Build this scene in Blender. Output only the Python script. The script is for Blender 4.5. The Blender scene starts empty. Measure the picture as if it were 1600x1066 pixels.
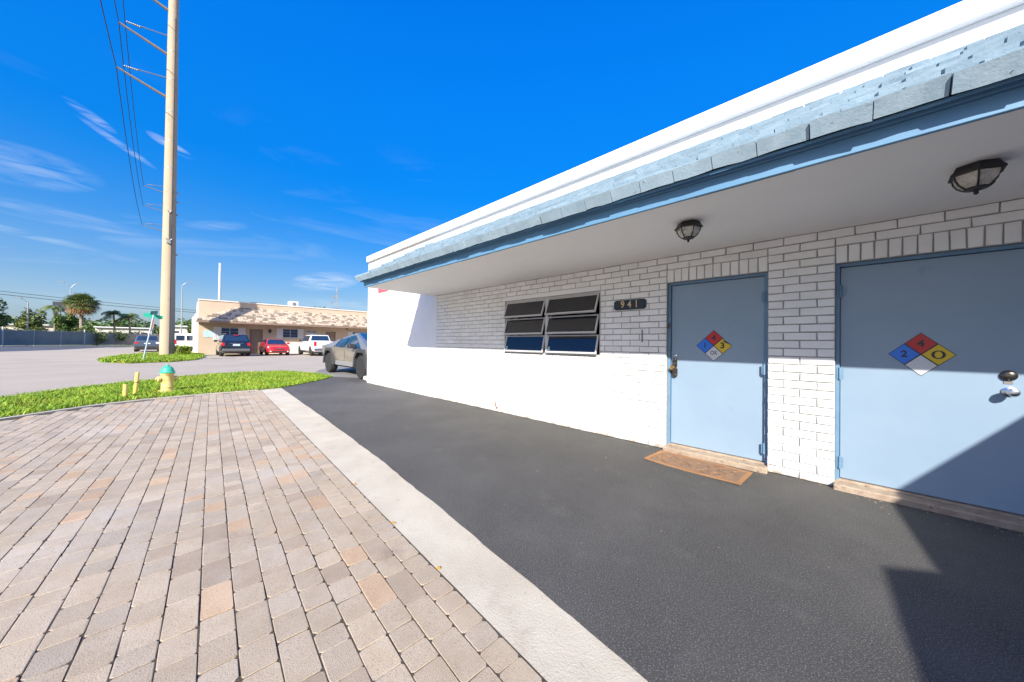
import bpy, bmesh, math, random
import numpy as np
from mathutils import Vector, Matrix
rnd = random.Random(7)
R = math.radians
sc = bpy.context.scene
col = sc.collection

# ------------------------------------------------------------------ camera
YAW, PITCH, ROLL, F, CD, CH = R(45.713831), R(0.44917304), R(0.67193401), 515.0, 4.25, 1.28
fw0 = Vector((-math.cos(YAW), math.sin(YAW), 0)); rt0 = Vector((math.sin(YAW), math.cos(YAW), 0)); up0 = Vector((0, 0, 1))
fwd = fw0*math.cos(PITCH)+up0*math.sin(PITCH); u2 = -fw0*math.sin(PITCH)+up0*math.cos(PITCH)
cr = rt0*math.cos(ROLL)+u2*math.sin(ROLL); cu = -rt0*math.sin(ROLL)+u2*math.cos(ROLL)
cam_d = bpy.data.cameras.new('camera'); cam = bpy.data.objects.new('camera', cam_d); col.objects.link(cam)
cam_d.sensor_width = 36; cam_d.lens = 36*F/1600; cam_d.clip_start = .05; cam_d.clip_end = 6000
CAM = Vector((0, -CD, CH))
m3 = Matrix((cr, cu, -fwd)).transposed()
cam.matrix_world = Matrix.Translation(CAM) @ m3.to_4x4()
sc.camera = cam
def proj(p):
    d = Vector(p)-CAM; z = d.dot(fwd)
    if z < .05: return None
    return (800+F*d.dot(cr)/z, 533-F*d.dot(cu)/z)

# ------------------------------------------------------------------ sky and sun
SUN = Vector((1.11, -1.6, 1.19)).normalized()
elev = math.asin(SUN.z); azim = math.atan2(SUN.x, SUN.y)
world = bpy.data.worlds.new('World'); sc.world = world; world.use_nodes = True
nt = world.node_tree; nt.nodes.clear()
def N(t, typ, **kw):
    n = t.nodes.new(typ)
    for k, v in kw.items():
        if k.startswith('i_'):
            key = k[2:]; key = int(key) if key.isdigit() else key
            n.inputs[key].default_value = v
        else: setattr(n, k, v)
    return n
out = N(nt, 'ShaderNodeOutputWorld'); bg = N(nt, 'ShaderNodeBackground'); bg.inputs['Strength'].default_value = .10
sky = N(nt, 'ShaderNodeTexSky'); sky.sky_type = 'NISHITA'; sky.sun_disc = False
sky.sun_elevation = elev; sky.sun_rotation = azim; sky.air_density = 1.0; sky.dust_density = 1.8; sky.ozone_density = 1.2
hs = N(nt, 'ShaderNodeHueSaturation'); hs.inputs['Hue'].default_value = .512; hs.inputs['Saturation'].default_value = 1.7; hs.inputs['Value'].default_value = 1.0
nt.links.new(sky.outputs[0], hs.inputs['Color'])
tc = N(nt, 'ShaderNodeTexCoord')
# thin cirrus: noise on the view direction, stretched sideways, only low over the horizon
mp = N(nt, 'ShaderNodeMapping'); mp.inputs['Scale'].default_value = (2.2, 2.2, 11.0); mp.inputs['Rotation'].default_value = (R(7), R(-9), 0)
nt.links.new(tc.outputs['Generated'], mp.inputs[0])
n1 = N(nt, 'ShaderNodeTexNoise'); n1.inputs['Scale'].default_value = 1.35; n1.inputs['Detail'].default_value = 7; n1.inputs['Roughness'].default_value = .58; n1.inputs['Distortion'].default_value = .7
nt.links.new(mp.outputs[0], n1.inputs['Vector'])
cr1 = N(nt, 'ShaderNodeValToRGB'); cr1.color_ramp.elements[0].position = .55; cr1.color_ramp.elements[1].position = .80
nt.links.new(n1.outputs['Fac'], cr1.inputs[0])
sx = N(nt, 'ShaderNodeSeparateXYZ'); nt.links.new(tc.outputs['Generated'], sx.inputs[0])
mr = N(nt, 'ShaderNodeMapRange'); mr.inputs['From Min'].default_value = .50; mr.inputs['From Max'].default_value = .18; mr.inputs['To Min'].default_value = 0; mr.inputs['To Max'].default_value = .22
nt.links.new(sx.outputs['Z'], mr.inputs['Value'])
mu = N(nt, 'ShaderNodeMath', operation='MULTIPLY'); nt.links.new(cr1.outputs[0], mu.inputs[0]); nt.links.new(mr.outputs[0], mu.inputs[1])
# deep subtropical blue: the Nishita sky blended with a clean elevation gradient, the same in every direction
gr = N(nt, 'ShaderNodeValToRGB'); nt.links.new(sx.outputs['Z'], gr.inputs[0]); el_ = gr.color_ramp.elements
stops = [(.0, (.40, .56, .86)), (.06, (.36, .57, .92)), (.13, (.21, .48, .95)), (.24, (.06, .35, .95)), (.40, (.008, .245, .93)), (.70, (.002, .17, .86)), (1.0, (.001, .13, .74))]
el_[0].position = stops[0][0]; el_[0].color = (*stops[0][1], 1); el_[1].position = 1; el_[1].color = (*stops[-1][1], 1)
for p_, c_ in stops[1:-1]:
    q_ = el_.new(p_); q_.color = (*c_, 1)
gm = N(nt, 'ShaderNodeMixRGB', blend_type='MULTIPLY'); gm.inputs['Fac'].default_value = 1; gm.inputs['Color2'].default_value = (3.08, 3.08, 3.08, 1); nt.links.new(gr.outputs[0], gm.inputs['Color1'])
fr = N(nt, 'ShaderNodeValToRGB'); nt.links.new(sx.outputs['Z'], fr.inputs[0]); fe = fr.color_ramp.elements      # deeper air near the horizon, all round
fe[0].position = 0; fe[0].color = (.40, .40, .42, 1); fe[1].position = 1; fe[1].color = (1.25, 1.25, 1.25, 1)
for p_, v_ in ((.12, .40), (.29, .55), (.45, .76), (.6, .98), (.8, 1.15)):
    q_ = fe.new(p_); q_.color = (v_, v_, v_, 1)
fm = N(nt, 'ShaderNodeMixRGB', blend_type='MULTIPLY'); fm.inputs['Fac'].default_value = 1; nt.links.new(hs.outputs[0], fm.inputs['Color1']); nt.links.new(fr.outputs[0], fm.inputs['Color2'])
bl = N(nt, 'ShaderNodeMixRGB'); bl.inputs['Fac'].default_value = .45; nt.links.new(fm.outputs[0], bl.inputs['Color1']); nt.links.new(gm.outputs[0], bl.inputs['Color2'])
mx = N(nt, 'ShaderNodeMixRGB'); mx.inputs['Color2'].default_value = (2.5, 2.75, 3.1, 1)
# separate feathery wisps low in the north-west, each an elongated patch of streaky noise
mp2 = N(nt, 'ShaderNodeMapping'); mp2.inputs['Scale'].default_value = (5, 5, 34); mp2.inputs['Rotation'].default_value = (R(16), R(14), R(10))
nt.links.new(tc.outputs['Generated'], mp2.inputs[0])
n2 = N(nt, 'ShaderNodeTexNoise'); n2.inputs['Scale'].default_value = 1.6; n2.inputs['Detail'].default_value = 8; n2.inputs['Roughness'].default_value = .62; n2.inputs['Distortion'].default_value = 1.1
nt.links.new(mp2.outputs[0], n2.inputs['Vector'])
nr = N(nt, 'ShaderNodeMapRange'); nr.inputs['From Min'].default_value = .38; nr.inputs['From Max'].default_value = .68; nt.links.new(n2.outputs['Fac'], nr.inputs['Value'])
acc = mu.outputs[0]
def vdot(v_):
    d_ = N(nt, 'ShaderNodeVectorMath', operation='DOT_PRODUCT'); nt.links.new(tc.outputs['Generated'], d_.inputs[0]); d_.inputs[1].default_value = v_; return d_.outputs['Value']
def mth(op, a, b_):
    n_ = N(nt, 'ShaderNodeMath', operation=op)
    for i_, q_ in enumerate((a, b_)):
        if isinstance(q_, (int, float)): n_.inputs[i_].default_value = q_
        else: nt.links.new(q_, n_.inputs[i_])
    return n_.outputs[0]
for (azd, eld, rollr, la, lb, amt) in ((-52.3, 22.6, -27, .034, .008, .7), (-46.3, 22.2, -20, .036, .009, .7), (-56.5, 16.2, 4, .09, .034, .42), (-54, 12.2, -3, .12, .016, .35), (-56, 10.0, -7, .09, .007, .5), (-50.3, 20.8, -28, .055, .006, .55), (-29.5, 9.0, 8, .08, .026, .8), (-42, 14.5, 12, .06, .012, .3), (-27, 5.5, -2, .14, .02, .35), (30, 16, 8, .2, .03, .4), (95, 18, 6, .25, .03, .35), (160, 16, 5, .3, .04, .35), (-120, 17, -5, .25, .03, .4)):
    # azimuth measured from the camera's heading, positive to the right
    th_ = YAW+R(azd); dv_ = Vector((-math.cos(th_)*math.cos(R(eld)), math.sin(th_)*math.cos(R(eld)), math.sin(R(eld))))
    rv_ = Vector((math.sin(th_), math.cos(th_), 0)); uv_ = rv_.cross(dv_).normalized() if False else dv_.cross(-rv_).normalized()
    if uv_.z < 0: uv_ = -uv_
    e1 = rv_*math.cos(R(rollr))+uv_*math.sin(R(rollr)); e2 = -rv_*math.sin(R(rollr))+uv_*math.cos(R(rollr))
    a_ = mth('DIVIDE', vdot(e1), la)
    off = dv_.dot(e1); 
    q1 = mth('POWER', mth('ABSOLUTE', a_, 0), 2.0); q2 = mth('POWER', mth('ABSOLUTE', mth('DIVIDE', vdot(e2), lb), 0), 2.0)
    m_ = mth('SUBTRACT', 1.0, mth('ADD', q1, q2)); m_ = mth('MAXIMUM', m_, 0.0); m_ = mth('POWER', m_, .8)
    fr_ = mth('GREATER_THAN', vdot(dv_), .3)
    m_ = mth('MULTIPLY', mth('MULTIPLY', mth('MULTIPLY', m_, fr_), nr.outputs[0]), amt*.75)
    acc = mth('MAXIMUM', acc, m_)
nt.links.new(acc, mx.inputs['Fac']); nt.links.new(bl.outputs[0], mx.inputs['Color1'])
nt.links.new(mx.outputs[0], bg.inputs['Color']); nt.links.new(bg.outputs[0], out.inputs[0])
sd = bpy.data.lights.new('sun', 'SUN'); sd.energy = 2.5; sd.angle = R(.53); sd.color = (1, .945, .86)
so = bpy.data.objects.new('sun', sd); col.objects.link(so); so.rotation_euler = SUN.to_track_quat('Z', 'Y').to_euler(); so.location = (0, -10, 20)
vs = sc.view_settings; vs.view_transform = 'Standard'; vs.look = 'None'; vs.gamma = 1; vs.use_curve_mapping = False; vs.exposure = 1.8

# ------------------------------------------------------------------ materials
MATS = {}
def mat(name, c, c2=None, scale=6, rough=.8, bump=0, bscale=80, metal=0, tint=False, spec=.5, contrast=(.35, .65), stains=(), fine=None, coat=0, stretch=None, bdist=.01, foot=None):
    if name in MATS: return MATS[name]
    m = bpy.data.materials.new(name); m.use_nodes = True; t = m.node_tree; b = t.nodes['Principled BSDF']
    L = t.links.new
    g = N(t, 'ShaderNodeNewGeometry'); vec = g.outputs['Position']
    if stretch:
        mpn = N(t, 'ShaderNodeMapping'); mpn.inputs['Scale'].default_value = stretch; L(vec, mpn.inputs[0]); vec = mpn.outputs[0]
    def noise(s, det=5, r=.6, v=None):
        n = N(t, 'ShaderNodeTexNoise'); n.inputs['Scale'].default_value = s; n.inputs['Detail'].default_value = det; n.inputs['Roughness'].default_value = r
        L(v or vec, n.inputs['Vector']); return n.outputs['Fac']
    def ramp(f, a, bb):
        rr = N(t, 'ShaderNodeMapRange'); rr.inputs['From Min'].default_value = a; rr.inputs['From Max'].default_value = bb; L(f, rr.inputs['Value']); return rr.outputs[0]
    cur = None
    rgb = N(t, 'ShaderNodeRGB'); rgb.outputs[0].default_value = (*c, 1); cur = rgb.outputs[0]
    def mix(cur, f, cc, typ='MIX', amt=None):
        x = N(t, 'ShaderNodeMixRGB', blend_type=typ); L(cur, x.inputs['Color1'])
        if isinstance(cc, tuple): x.inputs['Color2'].default_value = (*cc, 1)
        else: L(cc, x.inputs['Color2'])
        if f is None: x.inputs['Fac'].default_value = amt
        else: L(f, x.inputs['Fac'])
        return x.outputs[0]
    if c2: cur = mix(cur, ramp(noise(scale), *contrast), c2)
    for (sc_, a, bb, cc) in stains: cur = mix(cur, ramp(noise(sc_, 6, .65), a, bb), cc)
    if fine:
        cur = mix(cur, ramp(noise(fine[0], 2, .5), fine[1], fine[2]), fine[3])
    if foot:
        sp_ = N(t, 'ShaderNodeSeparateXYZ'); L(g.outputs['Position'], sp_.inputs[0])
        a1 = N(t, 'ShaderNodeMath', operation='MULTIPLY_ADD'); L(noise(6, 6, .7), a1.inputs[0]); a1.inputs[1].default_value = .34; a1.inputs[2].default_value = -.12
        a2 = N(t, 'ShaderNodeMath', operation='SUBTRACT'); L(a1.outputs[0], a2.inputs[0]); L(sp_.outputs['Z'], a2.inputs[1])
        cur = mix(cur, ramp(a2.outputs[0], -.01, .07), foot)
    if tint:
        at = N(t, 'ShaderNodeAttribute'); at.attribute_name = 'tint'
        cur = mix(cur, None, at.outputs['Color'], 'MULTIPLY', 1.0)
    L(cur, b.inputs['Base Color'])
    b.inputs['Roughness'].default_value = rough; b.inputs['Metallic'].default_value = metal; b.inputs['Specular IOR Level'].default_value = spec
    b.inputs['Coat Weight'].default_value = coat; b.inputs['Coat Roughness'].default_value = .05
    if bump:
        bn = N(t, 'ShaderNodeBump'); bn.inputs['Strength'].default_value = bump; bn.inputs['Distance'].default_value = bdist
        L(noise(bscale, 4, .65), bn.inputs['Height']); L(bn.outputs[0], b.inputs['Normal'])
    MATS[name] = m; return m
def glassmat(name, c, rough=.03, ior=1.5):
    return mat(name, c, rough=rough, spec=.9)

WHITE_BRICK = mat('painted_brick', (.78, .775, .76), (.84, .835, .82), 5, .6, .5, 45, foot=(.36, .29, .22), tint=True, bdist=.004,
                  stains=((9, .66, .74, (.52, .50, .49)), (2.1, .66, .85, (.66, .62, .58))))
MORTAR = mat('painted_mortar', (.31, .305, .295), (.38, .375, .365), 12, .8, .5, 60, bdist=.004)
STUCCO = mat('white_stucco', (.79, .79, .785), (.82, .82, .82), 3, .75, .45, 90, bdist=.003, foot=(.40, .34, .28))
SOFFIT = mat('soffit_paint', (.83, .82, .80), (.85, .84, .82), 1.2, .7, .12, 30, bdist=.003, stains=((2.6, .62, .8, (.78, .765, .74)),))
FASCIA = mat('blue_fascia_paint', (.085, .21, .355), (.105, .24, .385), 4, .55, .25, 30, bdist=.003, stretch=(.5, 2, 2))
TILE = mat('blue_tile_paint', (.235, .33, .395), (.285, .375, .435), 14, .7, .35, 60, tint=True, bdist=.006,
           stains=((30, .655, .70, (.10, .11, .12)), (11, .64, .74, (.19, .25, .29)), (5, .60, .8, (.24, .31, .36))))
DOORP = mat('blue_door_paint', (.235, .325, .42), (.255, .345, .44), 2.0, .38, .10, 25, bdist=.002, stains=((4.5, .66, .8, (.20, .29, .38)), (26, .735, .76, (.16, .17, .18))))
DOORF = mat('blue_frame_paint', (.115, .22, .345), (.145, .26, .39), 8, .5, .3, 60, bdist=.003)
ASPHALT = mat('fresh_asphalt', (.058, .0555, .052), (.072, .0695, .0655), 1.1, .82, .9, 190, bdist=.008, spec=.4,
              stains=((.55, .48, .72, (.096, .091, .084)), (3.1, .58, .76, (.098, .093, .086)), (13, .69, .76, (.13, .126, .12)), (1.9, .64, .78, (.044, .043, .043))), fine=(150, .53, .68, (.19, .185, .175)))
OLDASPH = mat('weathered_asphalt', (.16, .155, .15), (.21, .205, .195), 1.2, .9, .6, 90, fine=(150, .55, .8, (.4, .39, .38)))
ROADM = mat('sunbleached_road', (.37, .31, .235), (.42, .36, .28), .35, .9, .5, 60, stains=((.18, .55, .75, (.33, .275, .21)), (1.2, .64, .8, (.31, .27, .22))), fine=(60, .6, .8, (.2, .19, .18)))
CURB = mat('pale_concrete', (.44, .39, .305), (.52, .47, .375), 2.2, .9, .7, 110, bdist=.006, stains=((4, .58, .75, (.38, .32, .245)), (9, .64, .74, (.27, .24, .20))))
PAVER = mat('concrete_paver', (.390, .312, .218), (.440, .362, .266), 7, .9, .8, 210, tint=True, bdist=.003,
            stains=((.9, .62, .80, (.42, .26, .14)), (1.7, .62, .80, (.24, .19, .15)), (.7, .55, .75, (.50, .44, .36))), fine=(230, .52, .74, (.19, .15, .13)))
JOINT = mat('paver_joint_sand', (.05, .04, .03), (.085, .068, .048), 20, 1, .6, 120)
SOIL = mat('soil', (.10, .085, .06), (.14, .13, .07), 3, 1, .5, 40)
GRASS = mat('grass_blades', (.15, .28, .02), (.27, .385, .038), 1.7, .6, tint=True, spec=.3)
LAWN = mat('lawn_ground', (.08, .12, .02), (.13, .17, .035), 2.5, 1, .5, 60)
FARLAND = mat('far_ground', (.16, .19, .09), (.22, .22, .14), .05, 1)
BLACKM = mat('black_lamp_metal', (.012, .012, .012), (.02, .02, .02), 30, .45, .3, 90)
LAMPGL = mat('clouded_lamp_glass', (.42, .40, .36), (.58, .56, .52), 30, .18, .3, 120, stains=((14, .5, .7, (.26, .22, .17)),))
ALU = mat('grey_window_aluminium', (.52, .51, .50), (.60, .59, .58), 20, .45, metal=.15, bump=.1, bscale=90)
DARKGL = mat('dark_tinted_glass', (.012, .013, .018), rough=.04, spec=.8)
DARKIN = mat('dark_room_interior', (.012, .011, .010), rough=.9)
SILL = mat('tan_threshold_concrete', (.34, .25, .18), (.44, .35, .26), 12, .9, .9, 90, bdist=.01, stains=((16, .58, .68, (.20, .13, .09)),))
MATM = mat('orange_rubber_mat', (.30, .145, .055), (.36, .185, .08), 6, .8, .4, 80, stains=((5, .55, .68, (.22, .14, .09)),))
MATD = mat('mat_relief', (.17, .095, .055), (.25, .15, .09), 20, .85, .5, 80)
CHROME = mat('satin_chrome', (.62, .62, .62), rough=.22, metal=1)
DKCHR = mat('dark_bronze_lock', (.06, .055, .05), (.12, .11, .10), 60, .3, metal=.8)
BRASS = mat('brass', (.55, .36, .12), rough=.3, metal=1)
PLATE = mat('navy_plate', (.012, .017, .028), rough=.35)
GOLD = mat('gold_digit', (.62, .46, .24), rough=.5)
SRED = mat('sign_red', (.50, .008, .015), rough=.35); SBLUE = mat('sign_blue', (.01, .17, .72), rough=.35)
SYEL = mat('sign_yellow', (.68, .46, .005), rough=.35); SWHT = mat('sign_white', (.62, .64, .66), rough=.35); SBLK = mat('sign_black', (.012, .012, .014), rough=.4)
POLEC = mat('pole_concrete', (.39, .305, .205), (.44, .355, .25), 1.0, .9, .4, 40, stretch=(1, 1, .35), stains=((2.4, .60, .75, (.27, .215, .15)),))
STEEL = mat('galvanised_steel', (.30, .31, .31), (.38, .38, .38), 5, .5, metal=.5)
RUSTST = mat('weathered_arm_steel', (.17, .135, .10), (.22, .18, .13), 4, .7)
WIREM = mat('cable', (.03, .035, .04), rough=.6)
TAN = mat('tan_stucco', (.50, .385, .275), (.55, .43, .31), 1.0, .9, .3, 40)
TANW = mat('pale_stucco', (.66, .60, .52), (.70, .64, .56), 1.0, .9)
SHAKE = mat('roof_shake', (.48, .385, .28), (.55, .455, .345), 3.0, .85, .4, 40, tint=True, stains=((2.2, .60, .75, (.30, .24, .18)),))
BROWN = mat('brown_door_paint', (.22, .155, .11), (.27, .19, .135), 3, .6)
SHUT = mat('white_shutter', (.70, .69, .69), rough=.5)
TYRE = mat('tyre_rubber', (.018, .018, .018), (.03, .03, .03), 20, .85)
RIM = mat('alloy_rim', (.42, .42, .43), rough=.3, metal=.8)
DRIM = mat('dark_rim', (.33, .33, .34), rough=.35, metal=.6)
TRIMB = mat('black_plastic_trim', (.025, .025, .027), rough=.6)
CARGL = mat('car_glass', (.015, .03, .06), rough=.03, spec=1.0)
LTRED = mat('tail_lamp_red', (.60, .01, .015), rough=.15); LTCLR = mat('head_lamp_clear', (.75, .75, .76), rough=.1)
PLT = mat('licence_plate', (.60, .66, .66), (.30, .42, .42), 30, .4)
HYY = mat('hydrant_yellow', (.68, .47, .12), (.72, .56, .25), 9, .55, .3, 60, stains=((7, .58, .7, (.55, .24, .05)),))
HYG = mat('hydrant_green', (.03, .36, .24), (.05, .44, .30), 9, .5)
PVCY = mat('yellow_marker', (.70, .52, .12), (.62, .44, .10), 9, .6)
BARK = mat('bark', (.16, .12, .09), (.24, .19, .14), 8, .95, .8, 30)
PALMB = mat('palm_trunk_bark', (.24, .19, .14), (.33, .27, .20), 6, .95, .8, 20)
LEAFD = mat('dark_leaf', (.05, .105, .018), (.10, .165, .03), .8, .6, tint=True)
LEAFP = mat('palm_leaf', (.09, .13, .03), (.14, .18, .04), .8, .55, tint=True)
LEAFDEAD = mat('dead_palm_leaf', (.40, .20, .07), (.33, .20, .09), .8, .7, tint=True)
LEAFY = mat('croton_leaf', (.30, .34, .05), (.14, .24, .04), 5, .5, tint=True)
SIGNG = mat('street_sign_green', (.0, .30, .20), rough=.4)
SIGNBK = mat('sign_back_brown', (.22, .13, .10), (.30, .20, .16), 20, .6)
MESHD = mat('windscreen_fabric', (.25, .225, .20), (.29, .265, .235), .8, .9)
POSTC = mat('fence_post', (.55, .53, .48), rough=.8)
YPAINT = mat('faded_yellow_paint', (.55, .47, .22), (.44, .40, .28), 6, .8)
REDS = mat('red_wall_sign', (.62, .10, .12), rough=.5)
ACM = mat('air_conditioner_metal', (.62, .62, .62), rough=.5)

# ------------------------------------------------------------------ helpers
def tag(o, label=None, cat=None, group=None, kind=None):
    for k, v in (('label', label), ('category', cat), ('group', group), ('kind', kind)):
        if v: o[k] = v
    return o
def empty(name, loc, label, cat, group=None, rz=0):
    o = bpy.data.objects.new(name, None); col.objects.link(o); o.location = loc; o.rotation_euler = (0, 0, rz)
    o.empty_display_size = .2
    return tag(o, label, cat, group)
class MB:
    def __init__(s): s.v = []; s.f = []; s.t = []; s.tint = None
    def add(s, vs_, fs, tint=(1, 1, 1)):
        n = len(s.v); s.v += [tuple(v) for v in vs_]; s.f += [tuple(i+n for i in f) for f in fs]; s.t += [tint]*len(fs); return s
    def box(s, a, b, tint=(1, 1, 1)):
        (x0, y0, z0), (x1, y1, z1) = a, b
        return s.add([(x0, y0, z0), (x1, y0, z0), (x1, y1, z0), (x0, y1, z0), (x0, y0, z1), (x1, y0, z1), (x1, y1, z1), (x0, y1, z1)],
                     [(0, 3, 2, 1), (4, 5, 6, 7), (0, 1, 5, 4), (1, 2, 6, 5), (2, 3, 7, 6), (3, 0, 4, 7)], tint)
    def hexa(s, p, tint=(1, 1, 1)):
        return s.add(p, [(0, 3, 2, 1), (4, 5, 6, 7), (0, 1, 5, 4), (1, 2, 6, 5), (2, 3, 7, 6), (3, 0, 4, 7)], tint)
    def prism(s, poly, h0, h1, axis='z'):
        n = len(poly); mk = {'z': lambda a, b, h: (a, b, h), 'y': lambda a, b, h: (a, h, b), 'x': lambda a, b, h: (h, a, b)}[axis]
        vs_ = [mk(a, b, h0) for a, b in poly]+[mk(a, b, h1) for a, b in poly]
        return s.add(vs_, [tuple(range(n))[::-1], tuple(range(n, 2*n))]+[(i, (i+1) % n, n+(i+1) % n, n+i) for i in range(n)])
    def tube(s, pts, r, n=8, cap=True):
        pts = [Vector(p) for p in pts]; rs = r if isinstance(r, (list, tuple)) else [r]*len(pts); base = len(s.v); vs_ = []; fs = []
        for i, p in enumerate(pts):
            d = (pts[min(i+1, len(pts)-1)]-pts[max(i-1, 0)]).normalized()
            a = d.cross(Vector((0, 0, 1)) if abs(d.z) < .9 else Vector((1, 0, 0))).normalized(); b = d.cross(a)
            vs_ += [p+(a*math.cos(2*math.pi*k/n)+b*math.sin(2*math.pi*k/n))*rs[i] for k in range(n)]
        for i in range(len(pts)-1):
            fs += [(i*n+k, i*n+(k+1) % n, (i+1)*n+(k+1) % n, (i+1)*n+k) for k in range(n)]
        if cap: fs += [tuple(range(n))[::-1], tuple(range((len(pts)-1)*n, len(pts)*n))]
        return s.add(vs_, fs)
    def lathe(s, prof, c=(0, 0, 0), n=20, axis='z'):
        vs_ = []
        for r, h in prof:
            for k in range(n):
                a = 2*math.pi*k/n; x, y = r*math.cos(a), r*math.sin(a)
                q = {'z': (x, y, h), 'y': (x, h, y), 'x': (h, x, y)}[axis]
                vs_.append((c[0]+q[0], c[1]+q[1], c[2]+q[2]))
        m = len(prof); fs = [(i*n+k, i*n+(k+1) % n, (i+1)*n+(k+1) % n, (i+1)*n+k) for i in range(m-1) for k in range(n)]
        fs += [tuple(range(n))[::-1], tuple(range((m-1)*n, m*n))]
        return s.add(vs_, fs)
    def build(s, name, m, parent=None, smooth=False, bevel=0, origin=None, tints=False, segs=1):
        me = bpy.data.meshes.new(name); v = s.v
        if origin is not None: v = [(a-origin[0], b-origin[1], c-origin[2]) for a, b, c in v]
        me.from_pydata(v, [], s.f)
        bm = bmesh.new(); bm.from_mesh(me)
        if not tints: bmesh.ops.recalc_face_normals(bm, faces=bm.faces)
        bm.to_mesh(me); bm.free()
        me.materials.append(m)
        if tints or m in TINTED:
            at = me.color_attributes.new('tint', 'FLOAT_COLOR', 'CORNER'); arr = []
            for f, t in zip(s.f, s.t): arr += [*t, 1]*len(f)
            at.data.foreach_set('color', arr)
        if smooth:
            me.polygons.foreach_set('use_smooth', [True]*len(me.polygons))
            me.set_sharp_from_angle(angle=R(38))
        o = bpy.data.objects.new(name, me); col.objects.link(o)
        if origin is not None: o.location = origin
        if parent: o.parent = parent
        if bevel:
            b = o.modifiers.new('bevel', 'BEVEL'); b.width = bevel; b.segments = segs; b.limit_method = 'ANGLE'; b.angle_limit = R(35)
        return o
TINTED = [WHITE_BRICK, TILE, PAVER, GRASS, SHAKE, LEAFD, LEAFP, LEAFDEAD, LEAFY]
def sheet(name, pts, z, m, thick=.0, kind='structure', parent=None):
    b = MB()
    if thick: b.prism(pts, z-thick, z)
    else: b.add([(x, y, z) for x, y in pts], [tuple(range(len(pts)))])
    o = b.build(name, m, parent)
    if kind and not parent: o['kind'] = kind
    return o
def text(s, size, m, name, loc, parent=None, sx=1, ext=.0006, bold=0, rot=(R(90), 0, 0)):
    cu_ = bpy.data.curves.new(name, 'FONT'); cu_.body = s; cu_.size = size; cu_.extrude = ext; cu_.offset = bold
    cu_.align_x = 'CENTER'; cu_.align_y = 'CENTER'
    o = bpy.data.objects.new(name, cu_); col.objects.link(o)
    dg = bpy.context.evaluated_depsgraph_get(); me = bpy.data.meshes.new_from_object(o.evaluated_get(dg))
    bpy.data.objects.remove(o); me.materials.clear(); me.materials.append(m)
    o = bpy.data.objects.new(name, me); col.objects.link(o); o.location = loc; o.rotation_euler = rot; o.scale = (sx, 1, 1)
    if parent: o.parent = parent
    return o
def pieces(items, name, m, parent, limit=300, stuffname=None, kind=None):
    """items: list of (verts, faces, tint, centre). The largest in the photo stay single; the rest is one mesh."""
    def size(it):
        P = [proj(p) for p in it[0][:4]]+[proj(it[3])]
        if any(p is None for p in P): return 0
        c = P[-1]
        if not (-10 < c[0] < 1610 and -10 < c[1] < 1076): return 0
        xs = [p[0] for p in P]; ys = [p[1] for p in P]
        q = P[:4]; a = abs(sum(q[i][0]*q[(i+1) % 4][1]-q[(i+1) % 4][0]*q[i][1] for i in range(4)))/2
        return a
    items = sorted(items, key=size, reverse=True)
    for it in items[:limit]:
        MB().add(it[0], it[1], it[2]).build(name, m, parent, origin=it[3], tints=True)
    if items[limit:]:
        b = MB()
        for it in items[limit:]: b.add(it[0], it[1], it[2])
        o = b.build(stuffname or name, m, parent, tints=True); o['kind'] = 'stuff'

# ------------------------------------------------------------------ ground, road, apron
sheet('ground', [(-1500, -1500), (1500, -1500), (1500, 1500), (-1500, 1500)], -.06, FARLAND)
sheet('road', [(-78, -95), (40, -95), (40, 80), (-78, 80)], -.012, ROADM)
sheet('dark_side_road', [(-92, -40), (-52, -40), (-50, -16.8), (-61, -13.3), (-75, -11.6), (-92, -9.2)], -.006, mat('dark_road_surface', (.06, .065, .08), (.08, .085, .10), 1, .9, .4, 60))
def wav(a, b, n, amp):
    return [(a[0]+(b[0]-a[0])*i/n+rnd.uniform(-amp, amp)*.4, a[1]+(b[1]-a[1])*i/n+rnd.uniform(-amp, amp)) for i in range(n+1)]
curbR = [(-10.72, -2.19), (-8.5, -2.33), (-6.2, -2.47), (-3.43, -2.667), (-1.319, -2.876), (-.496, -2.971), (1.5, -3.16), (6, -3.5)]
edge = []
for a, b in zip(curbR, curbR[1:]):
    k = int(math.dist(a, b)/.09)
    edge += [(a[0]+(b[0]-a[0])*i/k, a[1]+(b[1]-a[1])*i/k+rnd.uniform(-.005, .005)+.004*math.sin(5*(a[0]+(b[0]-a[0])*i/k))) for i in range(k)]
edge.append(curbR[-1])
apron = edge[::-1]+[(-11.2, -1.7), (-11.95, -1.0), (-12.6, -.45), (-12.9, -.12), (-12.3, .25), (-11.2, .9), (-10.4, 1.2), (-10.4, .15), (6, .15)]
sheet('asphalt_apron', apron, .0, ASPHALT, .05)
sheet('old_asphalt_lot', [(-12.9, -.3), (-11, -1), (-10.3, .1), (-10.3, 14), (-24, 14), (-24, 6), (-20, 2.5), (-16.5, .3), (-15, -.3)], -.004, OLDASPH)
# flush concrete band between the pavers and the asphalt
def uv(u, v): return (-10.563+.9983*u-.0587*v, -2.665-.0587*u-.9983*v)
cb = [uv(-.35, 0), uv(14, 0)]
band = [uv(-.12, 0)]+[(uv(i*.1, 0)[0], uv(i*.1, 0)[1]+rnd.uniform(-.006, .006)) for i in range(1, 140)]+[(3.4, -3.2), (0, -2.8), (-3.43, -2.55), (-6.2, -2.36), (-10.9, -2.05)]
MBb = MB().prism(band, -.06, -.004)
o = MBb.build('concrete_kerb_band', CURB); o['kind'] = 'structure'

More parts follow.
